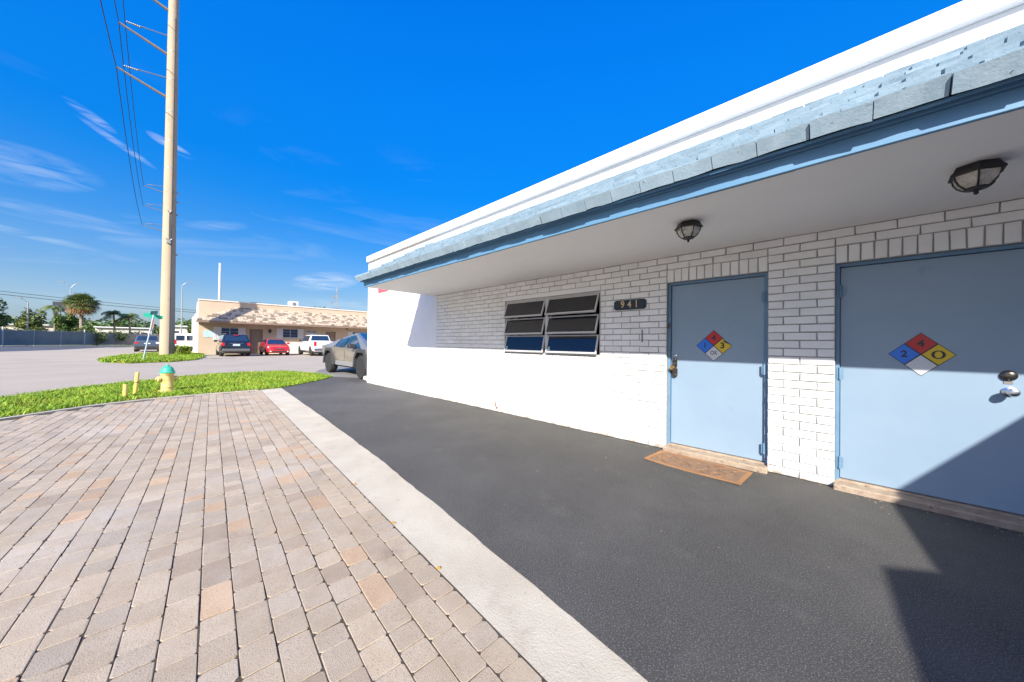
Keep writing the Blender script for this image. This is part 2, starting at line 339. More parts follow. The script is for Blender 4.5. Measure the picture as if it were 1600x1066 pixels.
# pavers
bed_pts = [uv(0, 0), uv(13.5, 0), uv(13.5, 6.5), uv(5, 6.5), (-8.2, -7.0), (-9.3, -6.13), (-10.14, -5.22), (-10.42, -4.6), (-10.56, -3.8)]
bed = sheet('paver_driveway', bed_pts, -.0040, JOINT, .04)
def inside_bed(x, y):
    P = bed_pts; c = False; j = len(P)-1
    for i in range(len(P)):
        if (P[i][1] > y) != (P[j][1] > y) and x < (P[j][0]-P[i][0])*(y-P[i][1])/(P[j][1]-P[i][1])+P[i][0]: c = not c
        j = i
    return c
items = []; W = .1225; v = .006
row = 0
while v < 6.4:
    u = .02+rnd.uniform(0, .1)
    while u < 13.4:
        l = rnd.choice((.165, .165, .165, .25, .25, .12))
        if row == 0: l = rnd.choice((.12, .10, .13))
        g = .0045
        x0, x1, y0, y1 = u+.0017, u+l-.0017, v+.0025, v+W-.0025
        cx, cy = uv((x0+x1)/2, (y0+y1)/2)
        if inside_bed(*uv(x0, y1)) and inside_bed(*uv(x0, y0)) and inside_bed(cx, cy):
            h = rnd.uniform(-.0018, .0022); tx = rnd.uniform(-.0015, .0015); ty = rnd.uniform(-.0015, .0015)
            # tumbled outline: eight-sided with worn corners, rounded top edge
            c = rnd.uniform(.006, .013)
            J = lambda: rnd.uniform(-.0032, .0032)
            def ring(ins, z):
                a0, a1, b0, b1 = x0+ins, x1-ins, y0+ins, y1-ins
                pts = [(a0+c, b0), (a1-c, b0), (a1, b0+c), (a1, b1-c), (a1-c, b1), (a0+c, b1), (a0, b1-c), (a0, b0+c)]
                return [(*uv(p+J()*.6, q+J()*.6), z+h+tx*(1 if p > (x0+x1)/2 else -1)+ty*(1 if q > (y0+y1)/2 else -1)) for p, q in pts]
            vs_ = ring(0, -.022)+ring(0, -.0016)+ring(.0018, 0)
            fs = [tuple(range(16, 24))]
            for k in range(8):
                k2 = (k+1) % 8
                fs += [(k, k2, 8+k2, 8+k), (8+k, 8+k2, 16+k2, 16+k)]
            # measured corners first, for the size sort
            b_ = rnd.gauss(1.0, .06); q = rnd.random()
            t = (b_, b_, b_)
            if q < .07: t = (b_*1.07, b_*.93, b_*.82)
            elif q < .26: t = (b_*.96, b_*.98, b_*1.02)
            elif q < .38: t = (b_*.87, b_*.85, b_*.85)
            cc = (cx, cy, 0)
            order = [16, 18, 20, 22]
            # uv() mirrors handedness: flip faces
            fs = [f[::-1] for f in fs]
            rest = [i for i in range(24) if i not in order]; perm = order+rest; inv = {p: i for i, p in enumerate(perm)}
            items.append(([vs_[i] for i in perm], [tuple(inv[i] for i in f) for f in fs], t, cc))
        u += l
    v += W; row += 1
pieces(items, 'paver', PAVER, bed)
# edging strip along the grass
ed = [(-9.0, -6.42), (-9.3, -6.13), (-9.75, -5.68), (-10.14, -5.22), (-10.42, -4.6), (-10.56, -3.8), (-10.60, -2.72)]
eo = [(x-.085, y-.05) for x, y in ed]
o = MB().prism(ed+eo[::-1], -.05, .012).build('paver_edging', CURB); o['kind'] = 'structure'
# fallen leaves on the seam between the paving and the concrete band
for k, (u, lab) in enumerate(((7.5, 'small orange leaf on the paving seam, farthest from the camera'), (8.35, 'small orange leaf on the paving seam, the middle one of three'), (8.98, 'small orange leaf on the paving seam, nearest to the camera'))):
    x, y = uv(u, -.005); a = .6*k
    b = MB(); n = 8; pts = [(x+.016*math.cos(t*2*math.pi/n+a)*(1.3 if t % 4 == 0 else .8), y+.013*math.sin(t*2*math.pi/n+a), .004+.004*(t % 2)) for t in range(n)]
    b.add(pts+[(x, y, .009)], [(i, (i+1) % n, n) for i in range(n)])
    tag(b.build('fallen_leaf', mat('orange_leaf', (.62, .28, .03), rough=.7)), lab, 'leaf', 'fallen leaves on the paving seam')

# grass
def poly_area_pts(P, n, seed):
    r = random.Random(seed); xs = [p[0] for p in P]; ys = [p[1] for p in P]; outp = []
    while len(outp) < n:
        x, y = r.uniform(min(xs), max(xs)), r.uniform(min(ys), max(ys)); c = False; j = len(P)-1
        for i in range(len(P)):
            if (P[i][1] > y) != (P[j][1] > y) and x < (P[j][0]-P[i][0])*(y-P[i][1])/(P[j][1]-P[i][1])+P[i][0]: c = not c
            j = i
        if c: outp.append((x, y))
    return outp
def lawn(name, P, n, h, seed, label, spread=.012):
    sheet('lawn_soil', P, .012, LAWN, .06)
    r = random.Random(seed); b = MB()
    for x, y in poly_area_pts(P, n, seed):
        a = r.uniform(0, 6.28); k = .55+.45*math.sin(x*2.3+math.sin(y*3.1))*math.cos(y*2.7+x)
        hh = h*r.uniform(.5, 1.15)*(.75+.5*k); w = spread*r.uniform(.6, 1.3); lx, ly = r.gauss(0, .45)*hh, r.gauss(0, .45)*hh
        t = r.uniform(.65, 1.3); tt = (t*r.uniform(.9, 1.15), t, t*.9)
        dry = math.sin(x*1.7+2*math.sin(y*1.3))*math.sin(y*2.2+x*.6)
        if dry > .45 and r.random() < (dry-.3)*.9: tt = (t*1.55, t*.95, t*1.5); hh *= .7
        if r.random() < .04: tt = (1.9, 1.3, 1.5)
        c, s = math.cos(a)*w/2, math.sin(a)*w/2
        b.add([(x-c, y-s, .01), (x+c, y+s, .01), (x+c*.7+lx*.5, y+s*.7+ly*.5, .01+hh*.6), (x-c*.7+lx*.5, y-s*.7+ly*.5, .01+hh*.6), (x+lx*1.3, y+ly*1.3, .01+hh)], [(0, 1, 2, 3), (3, 2, 4)], tt)
    o = b.build(name, GRASS, tints=True); tag(o, label, 'grass', None, 'stuff'); return o
G1 = [(-12.38, -6.76), (-13.97, -5.87), (-14.74, -5.05), (-15.9, -3.96), (-16.6, -2.55), (-16.4, -1.3), (-15.6, -.75), (-14.8, -.49), (-12.97, -.2), (-12.5, -.55), (-11.92, -1.0), (-11.2, -1.72), (-10.74, -2.2), (-10.68, -2.75), (-10.66, -3.8), (-10.51, -4.64), (-10.23, -5.27), (-9.84, -5.73), (-9.1, -6.5), (-8.3, -7.3), (-10.8, -8.6)]
lawn('grass_strip', G1, 42000, .075, 3, 'bright green grass strip between the paved driveway and the road', .016)
G2 = [(-31.2, -7.4), (-37.6, -6.94), (-43, -5.6), (-44, -4.4), (-41, -2.9), (-38, -2.5), (-33, -2.7), (-29, -3.3), (-27.2, -4.4), (-26.6, -5.9), (-28.5, -7.0)]
lawn('grass_island', G2, 22000, .16, 5, 'grass island around the base of the big concrete utility pole', .05)

# ------------------------------------------------------------------ main building
bld = empty('commercial_building', (-3.5, 0, 0), 'low white painted brick building with blue tiled eave and two blue doors', 'building')
bld_inv = Matrix.Translation((3.5, 0, 0))
def under(o, p):            # keep world placement when parenting (all parents here are unrotated)
    o.parent = p; o.matrix_parent_inverse = Matrix.Translation(-Vector(p.matrix_world.translation)) if False else Matrix.Translation((-absloc(p)[0], -absloc(p)[1], -absloc(p)[2])); return o
def absloc(o):
    l = Vector(o.location); q = o
    while q.parent: 
        l = l + (q.matrix_parent_inverse.translation); q = q.parent; l = l+Vector(q.location)
    return l
DEP = .10
wall = MB()
H0 = 2.372
D1 = (-1.478, -.484); D2 = (.012, 1.055); WN = (-4.335, -2.39); WZ = (1.106, 2.054); DZ = 2.054
YB = .015
for x0, x1, z0, z1 in ((-10.5, WN[0], -.1, 3.72), (WN[0], WN[1], -.1, WZ[0]), (WN[0], WN[1], WZ[1], 3.72), (WN[1], D1[0], -.1, 3.72), (D1[0], D1[1], DZ, 3.72), (D1[1], D2[0], -.1, 3.72), (D2[0], D2[1], DZ, 3.72), (D2[1], 4.1, -.1, 3.72)):
    wall.box((x0, YB, z0), (x1, .24, z1))
wallo = under(wall.build('wall', MORTAR), bld)
# smooth plaster wall left of the brick, and above the roof
st = MB(); st.box((-10.5, 0, -.1), (-6.60, YB-.001, 3.72)); st.box((-6.60, 0, H0+.02), (4.1, YB-.001, 3.72))
under(st.build('plaster_facing', STUCCO), bld)
core = MB(); core.box((-10.5, .24, -.1), (6, .45, 3.72)); core.box((-10.5, .45, -.1), (-10.3, 12, 3.72)); core.box((-10.5, 12, -.1), (12, 12.2, 3.72)); core.box((-10.3, .45, 3.4), (12, 12, 3.5))
for x0, x1, z0, z1 in ():
    pass
corep = MB()
for x0, x1, z0, z1 in ((-10.5, WN[0]-.1, -.1, 3.72), (WN[1]+.1, 12, -.1, 3.72), (WN[0]-.1, WN[1]+.1, -.1, 1.0), (WN[0]-.1, WN[1]+.1, 2.2, 3.72)):
    corep.box((x0, .242, z0), (x1, .45, z1))
corep.box((-10.5, .45, -.1), (-10.3, 12, 3.72)); corep.box((-10.5, 12, -.1), (12, 12.2, 3.72)); corep.box((11.8, -9, -.1), (12, 12, 3.72)); corep.box((-10.3, .45, 3.4), (11.8, 12, 3.5))
# the wing on the right, outside the picture, whose eave shades the second door and the corner of the apron
corep.box((4.1, -9, -.1), (4.35, .24, 3.72)); corep.box((4.35, -9, 3.4), (11.8, .24, 3.5)); corep.box((4.35, -9, -.1), (11.8, -8.8, 3.72))
under(corep.build('rear_wall', STUCCO), bld)
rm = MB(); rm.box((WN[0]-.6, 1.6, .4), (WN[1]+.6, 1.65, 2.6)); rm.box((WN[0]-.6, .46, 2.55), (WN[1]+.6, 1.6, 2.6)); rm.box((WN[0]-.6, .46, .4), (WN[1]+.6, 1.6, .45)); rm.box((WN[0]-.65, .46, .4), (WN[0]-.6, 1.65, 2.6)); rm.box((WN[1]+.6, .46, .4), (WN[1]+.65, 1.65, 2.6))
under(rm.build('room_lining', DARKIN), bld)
cp = MB(); cp.box((-10.505, -.068, 3.778), (4.1, .30, 3.95)); cp.box((-10.50, .0, 3.721), (4.1, .27, 3.778)); cp.box((-10.505, .301, 3.775), (-10.25, 12.2, 3.95)); cp.box((4.14, -9.05, 3.72), (4.4, -.07, 3.95)); cp.box((4.41,-.055,3.72),(12,.30,3.95))
under(cp.build('parapet_coping', STUCCO, bevel=.006), bld)

# bricks
CO = .079; BL = .248; items = []
def brick(x0, x1, z0, z1, soldier=False):
    g = .0095
    if x1-x0 < .035: return
    x0 += g/2; x1 -= g/2; z0 += g/2; z1 -= g/2
    J = lambda a=.0022: rnd.uniform(-a, a)
    y = rnd.uniform(-.003, .002); ch = .0045
    a = [(x0+J(), z0+J()), (x1+J(), z0+J()), (x1+J(), z1+J()), (x0+J(), z1+J())]
    ty = J(.0015)
    ins = [(a[0][0]+ch, a[0][1]+ch), (a[1][0]-ch, a[1][1]+ch), (a[2][0]-ch, a[2][1]-ch), (a[3][0]+ch, a[3][1]-ch)]
    vs_ = [(p, y+(ty if i in (0, 1) else -ty), q) for i, (p, q) in enumerate(ins)]+[(p, y+ch, q) for p, q in a]+[(p, DEP-.01, q) for p, q in a]
    fs = [(0, 1, 2, 3)]
    for k in range(4):
        k2 = (k+1) % 4; fs += [(4+k, 4+k2, k2, k), (8+k, 8+k2, 4+k2, 4+k)]
    t = rnd.gauss(1, .03); t = min(1.05, t)
    items.append((vs_, fs, (t, t, t*1.0), ((x0+x1)/2, 0, (z0+z1)/2)))
def holes(z0, z1):
    hs_ = []
    zc = (z0+z1)/2
    if WZ[0]-2*CO < zc < WZ[1]+CO: hs_.append(WN)
    if zc < DZ+2*CO: hs_ += [D1, D2]
    return hs_
def course(i, xa, xb, anchor, parity):
    z0, z1 = i*CO, (i+1)*CO
    if i == 29: z1 = H0
    off = anchor+(BL/2 if parity else 0)
    k = math.floor((xa-off)/BL)
    x = off+k*BL
    while x < xb:
        a, b = max(x, xa), min(x+BL, xb); segs = [(a, b)]
        for h0, h1 in holes(z0, z1):
            ns = []
            for s0, s1 in segs:
                if s1 <= h0 or s0 >= h1: ns.append((s0, s1)); continue
                if s0 < h0: ns.append((s0, h0))
                if s1 > h1: ns.append((h1, s1))
            segs = ns
        for s0, s1 in segs: brick(s0, s1, z0, z1)
        x += BL
for i in range(30):
    if i >= 28: course(i, -6.6, 4.1, .012, i % 2)
    else:
        course(i, -6.6, D1[0], D1[0]+.03, i % 2)
        course(i, D1[1], 4.1, .012, i % 2)
for (h0, h1, zb) in ((D1[0], D1[1], DZ), (D2[0], D2[1], DZ), (WN[0], WN[1], WZ[0]-2*CO)):
    n = round((h1-h0)/.083)
    for k in range(n): brick(h0+(h1-h0)*k/n, h0+(h1-h0)*(k+1)/n, zb, zb+2*CO, True)
wl = absloc(wallo)
# children keep world coordinates
def pieces_under(items, name, m, parent, **kw):
    before = set(bpy.data.objects)
    pieces(items, name, m, None, **kw)
    for o in set(bpy.data.objects)-before:
        under(o, parent)
pieces_under(items, 'brick', WHITE_BRICK, wallo)
# window head: a smooth rendered lintel
under(MB().box((WN[0], -.001, WZ[1]+.004), (WN[1], DEP, WZ[1]+CO-.004)).build('lintel', STUCCO), bld)

# eave: soffit, fascia, rake, roof deck, tiles
XL, XR = -6.70, 2.55
under(MB().box((XL, -1.6, H0), (XR, -.0, H0+.02)).build('soffit', SOFFIT), bld)
fa = MB(); fa.box((XL, -1.625, 2.362), (XR, -1.60, 2.455)); fa.box((XL, -1.645, 2.455), (XR, -1.60, 2.505))
under(fa.build('fascia', FASCIA, bevel=.003), bld)
gp = MB()
for a, b in ((-6.15, -5.75), (-3.55, -2.95), (-.73, -.17)): gp.box((a, -1.60, H0-.006), (b, -1.588, H0-.001))
under(gp.build('soffit_gap', DARKIN), bld)
# roof deck (wedge), tiles on top
SL = (3.60-2.52)/1.70; ang = math.atan(SL)
deck = MB(); deck.prism([(-1.64, 2.490), (-.002, 2.490), (-.002, 3.53)], XL-.02, XR, 'x')
under(deck.build('rake_end', FASCIA), bld)
wingd = MB()   # eave of the wing, in plan
wingd.prism([(2.551, -1.6), (2.779, -4.555), (2.558, -4.725), (2.57, -5.198), (2.592, -5.625), (2.75, -9), (4.1, -9), (4.1, 0), (2.551, 0)], H0, 2.52)
under(wingd.build('wing_eave', FASCIA), bld)
rk = MB()
for k in range(7):      # barge tiles stepping up the sloping end
    p0 = Vector((0, -1.735, 2.462))+Vector((0, math.cos(ang), math.sin(ang)))*(k*.30); q0 = p0+Vector((0, math.cos(ang), math.sin(ang)))*.33; up_n = Vector((0, -math.sin(ang), math.cos(ang)))
    if q0.y > -.01: q0 = p0+Vector((0, math.cos(ang), math.sin(ang)))*((-.01-p0.y)/math.cos(ang))
    l0 = .035; xl, xr_ = -6.735-.006*(k % 2), -6.69
    pts = [p0+up_n*(-.015+l0), p0+up_n*(.085+l0), q0+up_n*.085, q0-up_n*.015]
    rk.hexa([(xl, p.y, p.z) for p in pts]+[(xr_, p.y, p.z) for p in pts])
under(rk.build('barge_tiles', TILE, bevel=.006), bld)
roof = under(MB().prism([(-1.695, 2.455), (-.001, 3.525), (-.001, 3.545), (-1.695, 2.475)], XL-.0, XR, 'x').build('roof', FASCIA), bld)
items = []
TW = .2445; dirv = Vector((0, math.cos(ang), math.sin(ang))); nrm = Vector((0, -math.sin(ang), math.cos(ang)))
base = Vector((0, -1.727, 2.466)); EXP = .262
for r_ in range(8):
    xo = -6.70+(0, .52, .18, .70, .35, .88, .1, .6)[r_]*TW
    k = 0
    while True:
        xa = xo+k*TW
        if xa > XR+.05: break
        xb = min(xa+TW-(.005 if r_ == 0 else rnd.uniform(.006, .018)), XR+.06); k += 1
        th = (.092 if r_ == 0 else .042)+rnd.uniform(-.004, .005)
        s0 = r_*EXP+rnd.uniform(-.010, .012); s1 = min(s0+.335, 2.06)
        lift0 = (.0 if r_ == 0 else .036); p0 = base+dirv*s0+nrm*lift0; p1 = base+dirv*s1+nrm*.002
        tz = rnd.uniform(-.005, .005); j = lambda: rnd.uniform(-.0035, .0035)
        if p1.y > -.006: p1 = p1+dirv*((-.006-p1.y)/dirv.y)
        nfr = 3
        bot = []; top = []
        for q in range(nfr+1):
            x = xa+(xb-xa)*q/nfr
            bot.append(p0+Vector((x+(j()*.3), j(), j()+tz*(q/nfr-.5)))); top.append(p0+nrm*th+dirv*.004+Vector((x, j()*.6, j()*.8+tz*(q/nfr-.5))))
        bk = [p1+Vector((xa, 0, 0)), p1+Vector((xb, 0, 0)), p1+nrm*.038+Vector((xb, 0, 0)), p1+nrm*.038+Vector((xa, 0, 0))]
        for w_ in bk:
            if w_.y > -.003: w_.y = -.003
        n_ = nfr+1
        vs_ = [bot[0], bot[-1], top[-1], top[0]]+bot[1:-1]+top[1:-1]+bk
        B = [0, 4, 5, 1]; T = [3, 6, 7, 2]
        fs = [(B[q], B[q+1], T[q+1], T[q]) for q in range(3)]+[(T[0], T[1], T[2], T[3], 10, 11), (B[3], B[2], B[1], B[0], 8, 9), (1, 9, 10, 2), (0, 3, 11, 8)]
        t = rnd.gauss(1, .05)
        items.append(([tuple(v_) for v_ in vs_], fs, (t, t, t), tuple((bot[0]+top[-1])/2)))
pieces_under(items, 'roof_tile', TILE, roof)

# doors
def door(dx, hinge_left, label):
    x0, x1 = dx; f = .034; YF, YD = .050, .082
    d = under(MB().box((x0+f, YD, .075), (x1-f, YD+.045, DZ-f)).build('door', DOORP, bevel=.002), bld)
    if label: d['label'] = label
    fr = MB(); fr.box((x0+.001, YF, .0), (x0+f-.004, YF+.10, DZ-.001)); fr.box((x1-f+.004, YF, .0), (x1-.001, YF+.10, DZ-.001)); fr.box((x0+f-.004, YF, DZ-f+.004), (x1-f+.004, YF+.10, DZ-.001))
    under(fr.build('door_frame', DOORF, bevel=.002), d)
    under(MB().box((x0+f-.003, YD+.046, .02), (x1-f+.003, YD+.06, DZ-f+.003)).build('door_gap', DARKIN), d)
    for z in (.22, 1.04, 1.80):
        hx = x0+f-.002 if hinge_left else x1-f+.002
        h = MB(); h.lathe([(.010, z-.055), (.010, z+.055)], (hx, YF-.006, 0), 10); h.box((hx-.022, YF-.004, z-.05), (hx+.022, YF+.0, z+.05))
        under(h.build('hinge', DOORF, smooth=True), d)
    s = MB(); s.box((x0-.01, -.085, -.02), (x1+.01, .048, .052)); s.box((x0+.002, .048, -.02), (x1-.002, .20, .068))
    under(s.build('threshold', SILL, bevel=.008), d)
    return d
d1 = door(D1, False, 'blue steel door with keypad lock and doormat')
d2 = door(D2, True, 'blue steel door with round chrome knob, partly in shade')
# lock set of the left door
b = MB(); b.box((-1.425, .060, 1.015), (-1.375, .082, 1.105)); b.lathe([(.022, .060), (.018, .045)], (-1.40, 0, 1.105), 14, 'y')
under(b.build('keypad_lock', DKCHR, bevel=.004), d1)
b = MB(); b.box((-1.430, .052, .915), (-1.370, .082, 1.000)); b.lathe([(.028, .082), (.028, .054), (.022, .05)], (-1.40, 0, .915), 16, 'y')
under(b.build('lock_case', DKCHR, bevel=.006), d1)
b = MB(); b.lathe([(.012, .06), (.012, .020), (.026, .012), (.028, -.008), (.018, -.018)], (-1.408, 0, 1.010), 18, 'y')
under(b.build('brass_knob', BRASS, smooth=True), d1)
b = MB(); b.lathe([(.017, .083), (.019, .072), (.012, .068)], (-1.395, 0, 1.155), 14, 'y'); under(b.build('deadbolt', CHROME, smooth=True), d1)
b = MB()
b.box((-1.478, .046, 1.49), (-1.452, .050, 1.56)); b.lathe([(.011, .050), (.012, .03), (.006, .026)], (-1.468, 0, 1.51), 10, 'y'); under(b.build('strike_plate', DKCHR, smooth=True), d1)
# knob, plate and deadbolt of the right door
b = MB(); b.lathe([(.036, .083), (.036, .074), (.013, .066), (.012, .036), (.027, .026), (.031, .006), (.024, -.012), (.010, -.016)], (.935, 0, .965), 24, 'y')
under(b.build('door_knob', CHROME, smooth=True), d2)
b = MB(); b.lathe([(.040, .083), (.038, .068), (.026, .060), (.012, .056)], (.932, 0, 1.085), 24, 'y'); under(b.build('deadbolt', DKCHR, smooth=True), d2)
under(MB().box((.910, .078, 1.022), (.952, .083, 1.042)).build('lock_badge', CHROME, bevel=.001), d2)
under(MB().box((1.030, .044, 1.38), (1.054, .050, 1.46)).build('strike_plate', BRASS), d2)

# awning window
wn = empty('window', (0, 0, 0), None, None); wn.parent = bld; wn.matrix_parent_inverse = Matrix.Translation((3.5, 0, 0))
fr = MB(); x0, x1 = WN; z0, z1 = WZ; T = .028
fr.box((x0+.001, .03, z0+.001), (x1-.001, .11, z0+T)); fr.box((x0+.001, .03, z1-T), (x1-.001, .11, z1-.001)); fr.box((x0+.001, .03, z0+T), (x0+T, .11, z1-T)); fr.box((x1-T, .03, z0+T), (x1-.001, .11, z1-T))
mxx = (x0+x1)/2-.01; fr.box((mxx-.03, .01, z0+T), (mxx+.03, .11, z1-T))
dz = (z1-z0-2*T)/3
under(fr.build('window_frame', ALU, bevel=.002), wn)
for c, (a, b_) in enumerate(((x0+T+.004, mxx-.034), (mxx+.034, x1-T-.004))):
    for k in range(3):
        zt = z1-T-k*dz-.010; Ln = dz-.006; th = R((20, 17, 14)[k]+(1.2 if c else -.5)); 
        dn = Vector((0, -math.sin(th), -math.cos(th))); nn = Vector((0, -math.cos(th), math.sin(th))); o0 = Vector((0, .028, zt))
        def P(x, s, t): return tuple(o0+Vector((x, 0, 0))+dn*s+nn*t)
        def bar(mb, xa, xb, sa, sb, t0, t1):
            mb.hexa([P(xa, sa, t0), P(xb, sa, t0), P(xb, sb, t0), P(xa, sb, t0), P(xa, sa, t1), P(xb, sa, t1), P(xb, sb, t1), P(xa, sb, t1)])
        f2 = MB(); w_ = .020
        bar(f2, a, b_, 0, w_, -.010, .012); bar(f2, a, b_, Ln-w_-.006, Ln, -.012, .014); bar(f2, a, a+w_, w_, Ln-w_-.006, -.010, .012); bar(f2, b_-w_, b_, w_, Ln-w_-.006, -.010, .012)
        sash = under(f2.build('sash', ALU), wn)
        g_ = MB(); bar(g_, a+w_-.002, b_-w_+.002, w_-.002, Ln-w_-.004, -.002, .003); under(g_.build('pane', DARKGL), sash)
        if k == 2:
            s_ = MB(); bar(s_, a+w_+.008, a+w_+.055, Ln-w_-.08, Ln-w_-.02, .0035, .0045); under(s_.build('sticker', mat('faded_sticker', (.25, .38, .45), rough=.6)), sash)

# small wear: conduit stub on the brick, wall foot fitting, red sign under the eave end
b = MB().tube([(-1.78, -.008, 1.32), (-1.78, -.008, 1.48)], .008, 8); under(b.build('conduit_stub', mat('grey_painted_metal', (.16, .17, .20), rough=.6)), bld)
b = MB(); b.tube([(-4.55, -.012, .10), (-4.55, -.016, .16), (-4.56, -.03, .19)], .010, 8); b.box((-4.53, -.012, .05), (-4.50, -.002, .10)); under(b.build('hose_spigot', mat('rusty_metal', (.30, .15, .09), (.16, .09, .06), 30, .8)), bld)
tag(MB().box((-9.75, -.012, 2.74), (-9.1, -.002, 3.15)).build('wall_sign', REDS), 'plain faded red sign on the plaster wall, mostly hidden by the eave', 'sign')

# grit and leaf crumbs along the wall foot, the thresholds and the kerb seam
b = MB()
for k in range(520):
    q = rnd.random()
    if q < .55: x = rnd.uniform(-7.5, 1.6); y = -abs(rnd.gauss(0, .05))-.01-(.09 if (D1[0] < x < D1[1] or D2[0] < x < D2[1]) else 0)
    elif q < .8: x = rnd.uniform(.1, 1.6); y = -.10-abs(rnd.gauss(0, .16))
    else: x = rnd.uniform(-7, .2); y = rnd.uniform(-2.4, -.3)
    r_ = rnd.uniform(.002, .0055)*(1.6 if rnd.random() < .1 else 1); a = rnd.uniform(0, 3); z = .001
    c, s_ = math.cos(a)*r_, math.sin(a)*r_
    b.add([(x-c*1.6, y-s_*1.6, z), (x+s_, y-c, z), (x+c*1.6, y+s_*1.6, z), (x-s_, y+c, z), (x, y, z+r_*.9)], [(0, 1, 4), (1, 2, 4), (2, 3, 4), (3, 0, 4)])
o = b.build('grit', mat('grit_and_leaf_crumbs', (.13, .09, .06), (.30, .26, .20), 60, .9)); tag(o, 'grit and leaf crumbs scattered along the wall foot on the asphalt', 'debris', None, 'stuff')

# ------------------------------------------------------------------ things on the building
def ceiling_lamp(x, y, label, rz):
    e = empty('ceiling_lamp', (x, y, H0), label, 'lamp', 'porch lamps under the soffit', rz); e.scale = (1.04, 1.04, 1.2)
    n = 6
    def ring(r, z): return [(r*math.cos(2*math.pi*k/n), r*math.sin(2*math.pi*k/n), z) for k in range(n)]
    b = MB(); prof = [(.082, -.0005), (.088, -.010), (.098, -.028), (.102, -.030), (.110, -.040), (.108, -.046), (.092, -.047)]
    vs_ = [p for r_, z in prof for p in ring(r_, z)]; fs = [(i*n+k, i*n+(k+1) % n, (i+1)*n+(k+1) % n, (i+1)*n+k) for i in range(len(prof)-1) for k in range(n)]+[tuple(range(n)), tuple(range((len(prof)-1)*n, len(prof)*n))]
    b.add(vs_, fs); b.build('base', BLACKM, e, bevel=.0015)
    gp_ = [(.090, -.046), (.086, -.066), (.072, -.090), (.052, -.108), (.040, -.114)]
    for k in range(n):
        a0, a1 = 2*math.pi*k/n, 2*math.pi*(k+1)/n; v_ = []
        for r_, z in gp_:
            v_ += [(r_*math.cos(a0), r_*math.sin(a0), z), (r_*math.cos(a1), r_*math.sin(a1), z)]
        m_ = len(gp_); inner = [(x_*.96, y_*.96, z_+.002) for x_, y_, z_ in v_]
        fs = [(2*i, 2*i+1, 2*i+3, 2*i+2) for i in range(m_-1)]; fs += [tuple(j+2*m_ for j in f[::-1]) for f in fs]
        MB().add(v_+inner, fs).build('glass_panel', LAMPGL, e)
        MB().tube([(r_*1.02*math.cos(a0), r_*1.02*math.sin(a0), z) for r_, z in gp_], .0045, 6).build('rib', BLACKM, e)
    b = MB(); b.lathe([(.046, -.110), (.044, -.118), (.020, -.124), (.009, -.128), (.010, -.138), (.004, -.144)], n=12); b.build('finial', BLACKM, e, smooth=True)
ceiling_lamp(-.925, -1.075, 'smaller looking black six-sided ceiling lamp above the door with the doormat', .2)
ceiling_lamp(.605, -.93, 'black six-sided ceiling lamp at the upper right, near the door with the knob', .45)

def hazard(cx, cz, side, nums, label, chipped):
    e = empty('hazard_sign', (cx, .0815, cz), label, 'sign', 'hazard diamonds on the doors')
    h = side/math.sqrt(2)
    bk = MB()
    outl = [(0, h), (h*.52, h*.48), (h*.58, h*.34), (h*.72, h*.26), (h*.86, h*.14), (h, 0), (0, -h), (-h, 0)] if chipped else [(0, h), (h, 0), (0, -h), (-h, 0)]
    bk.prism(outl, -.0012, -.0002, 'y'); bk.build('backing', SBLK, e)
    q = h/2; g_ = h*.035
    for (ox, oz, m_) in ((0, q, SRED), (-q, 0, SBLUE), (q, 0, SYEL), (0, -q, SWHT)):
        s_ = q-g_; pts = [(ox, oz+s_), (ox+s_, oz), (ox, oz-s_), (ox-s_, oz)]
        if chipped and m_ is SYEL: pts = [(ox, oz+s_*.96), (ox+s_*.14, oz+s_*.50), (ox+s_*.42, oz+s_*.36), (ox+s_*.66, oz+s_*.26), (ox+s_, oz), (ox, oz-s_), (ox-s_, oz)]
        if chipped and m_ is SRED: pts = [(ox, oz+s_), (ox+s_*.20, oz+s_*.80), (ox+s_*.16, oz+s_*.66), (ox+s_*.40, oz+s_*.60), (ox+s_, oz), (ox, oz-s_), (ox-s_, oz)]
        MB().prism(pts, -.0022, -.0013, 'y').build('field', m_, e)
    t4, t1, t3, tw = nums
    text(t4, side*.30, SBLK, 'numeral', (0, -.0026, q), e, bold=.003)
    text(t1, side*.30, SBLK, 'numeral', (-q, -.0026, 0), e, bold=.002)
    if t3 == '0':
        n = 28; v_ = []
        for a in range(n):
            A = 2*math.pi*a/n
            v_ += [(q+side*.145*math.cos(A), -.003, side*.135*math.sin(A)), (q+side*.078*math.cos(A), -.003, side*.105*math.sin(A))]
        MB().add(v_, [(2*a, 2*((a+1) % n), 2*((a+1) % n)+1, 2*a+1) for a in range(n)]).build('numeral', SBLK, e)
    else: text(t3, side*.36, SBLK, 'numeral', (q*.96, -.0026, 0), e, bold=.003)
    if tw: text(tw, side*.24, SBLK, 'lettering', (0, -.0026, -q*.92), e, sx=.72, bold=.001)
hazard(-.985, 1.283, .255, ('4', '1', '3', 'OX'), 'chipped hazard diamond reading 4, 1, 3 and OX on the left door', True)
hazard(.520, 1.230, .255, ('4', '2', '0', None), 'intact hazard diamond reading 4, 2 and 0 on the right door', False)

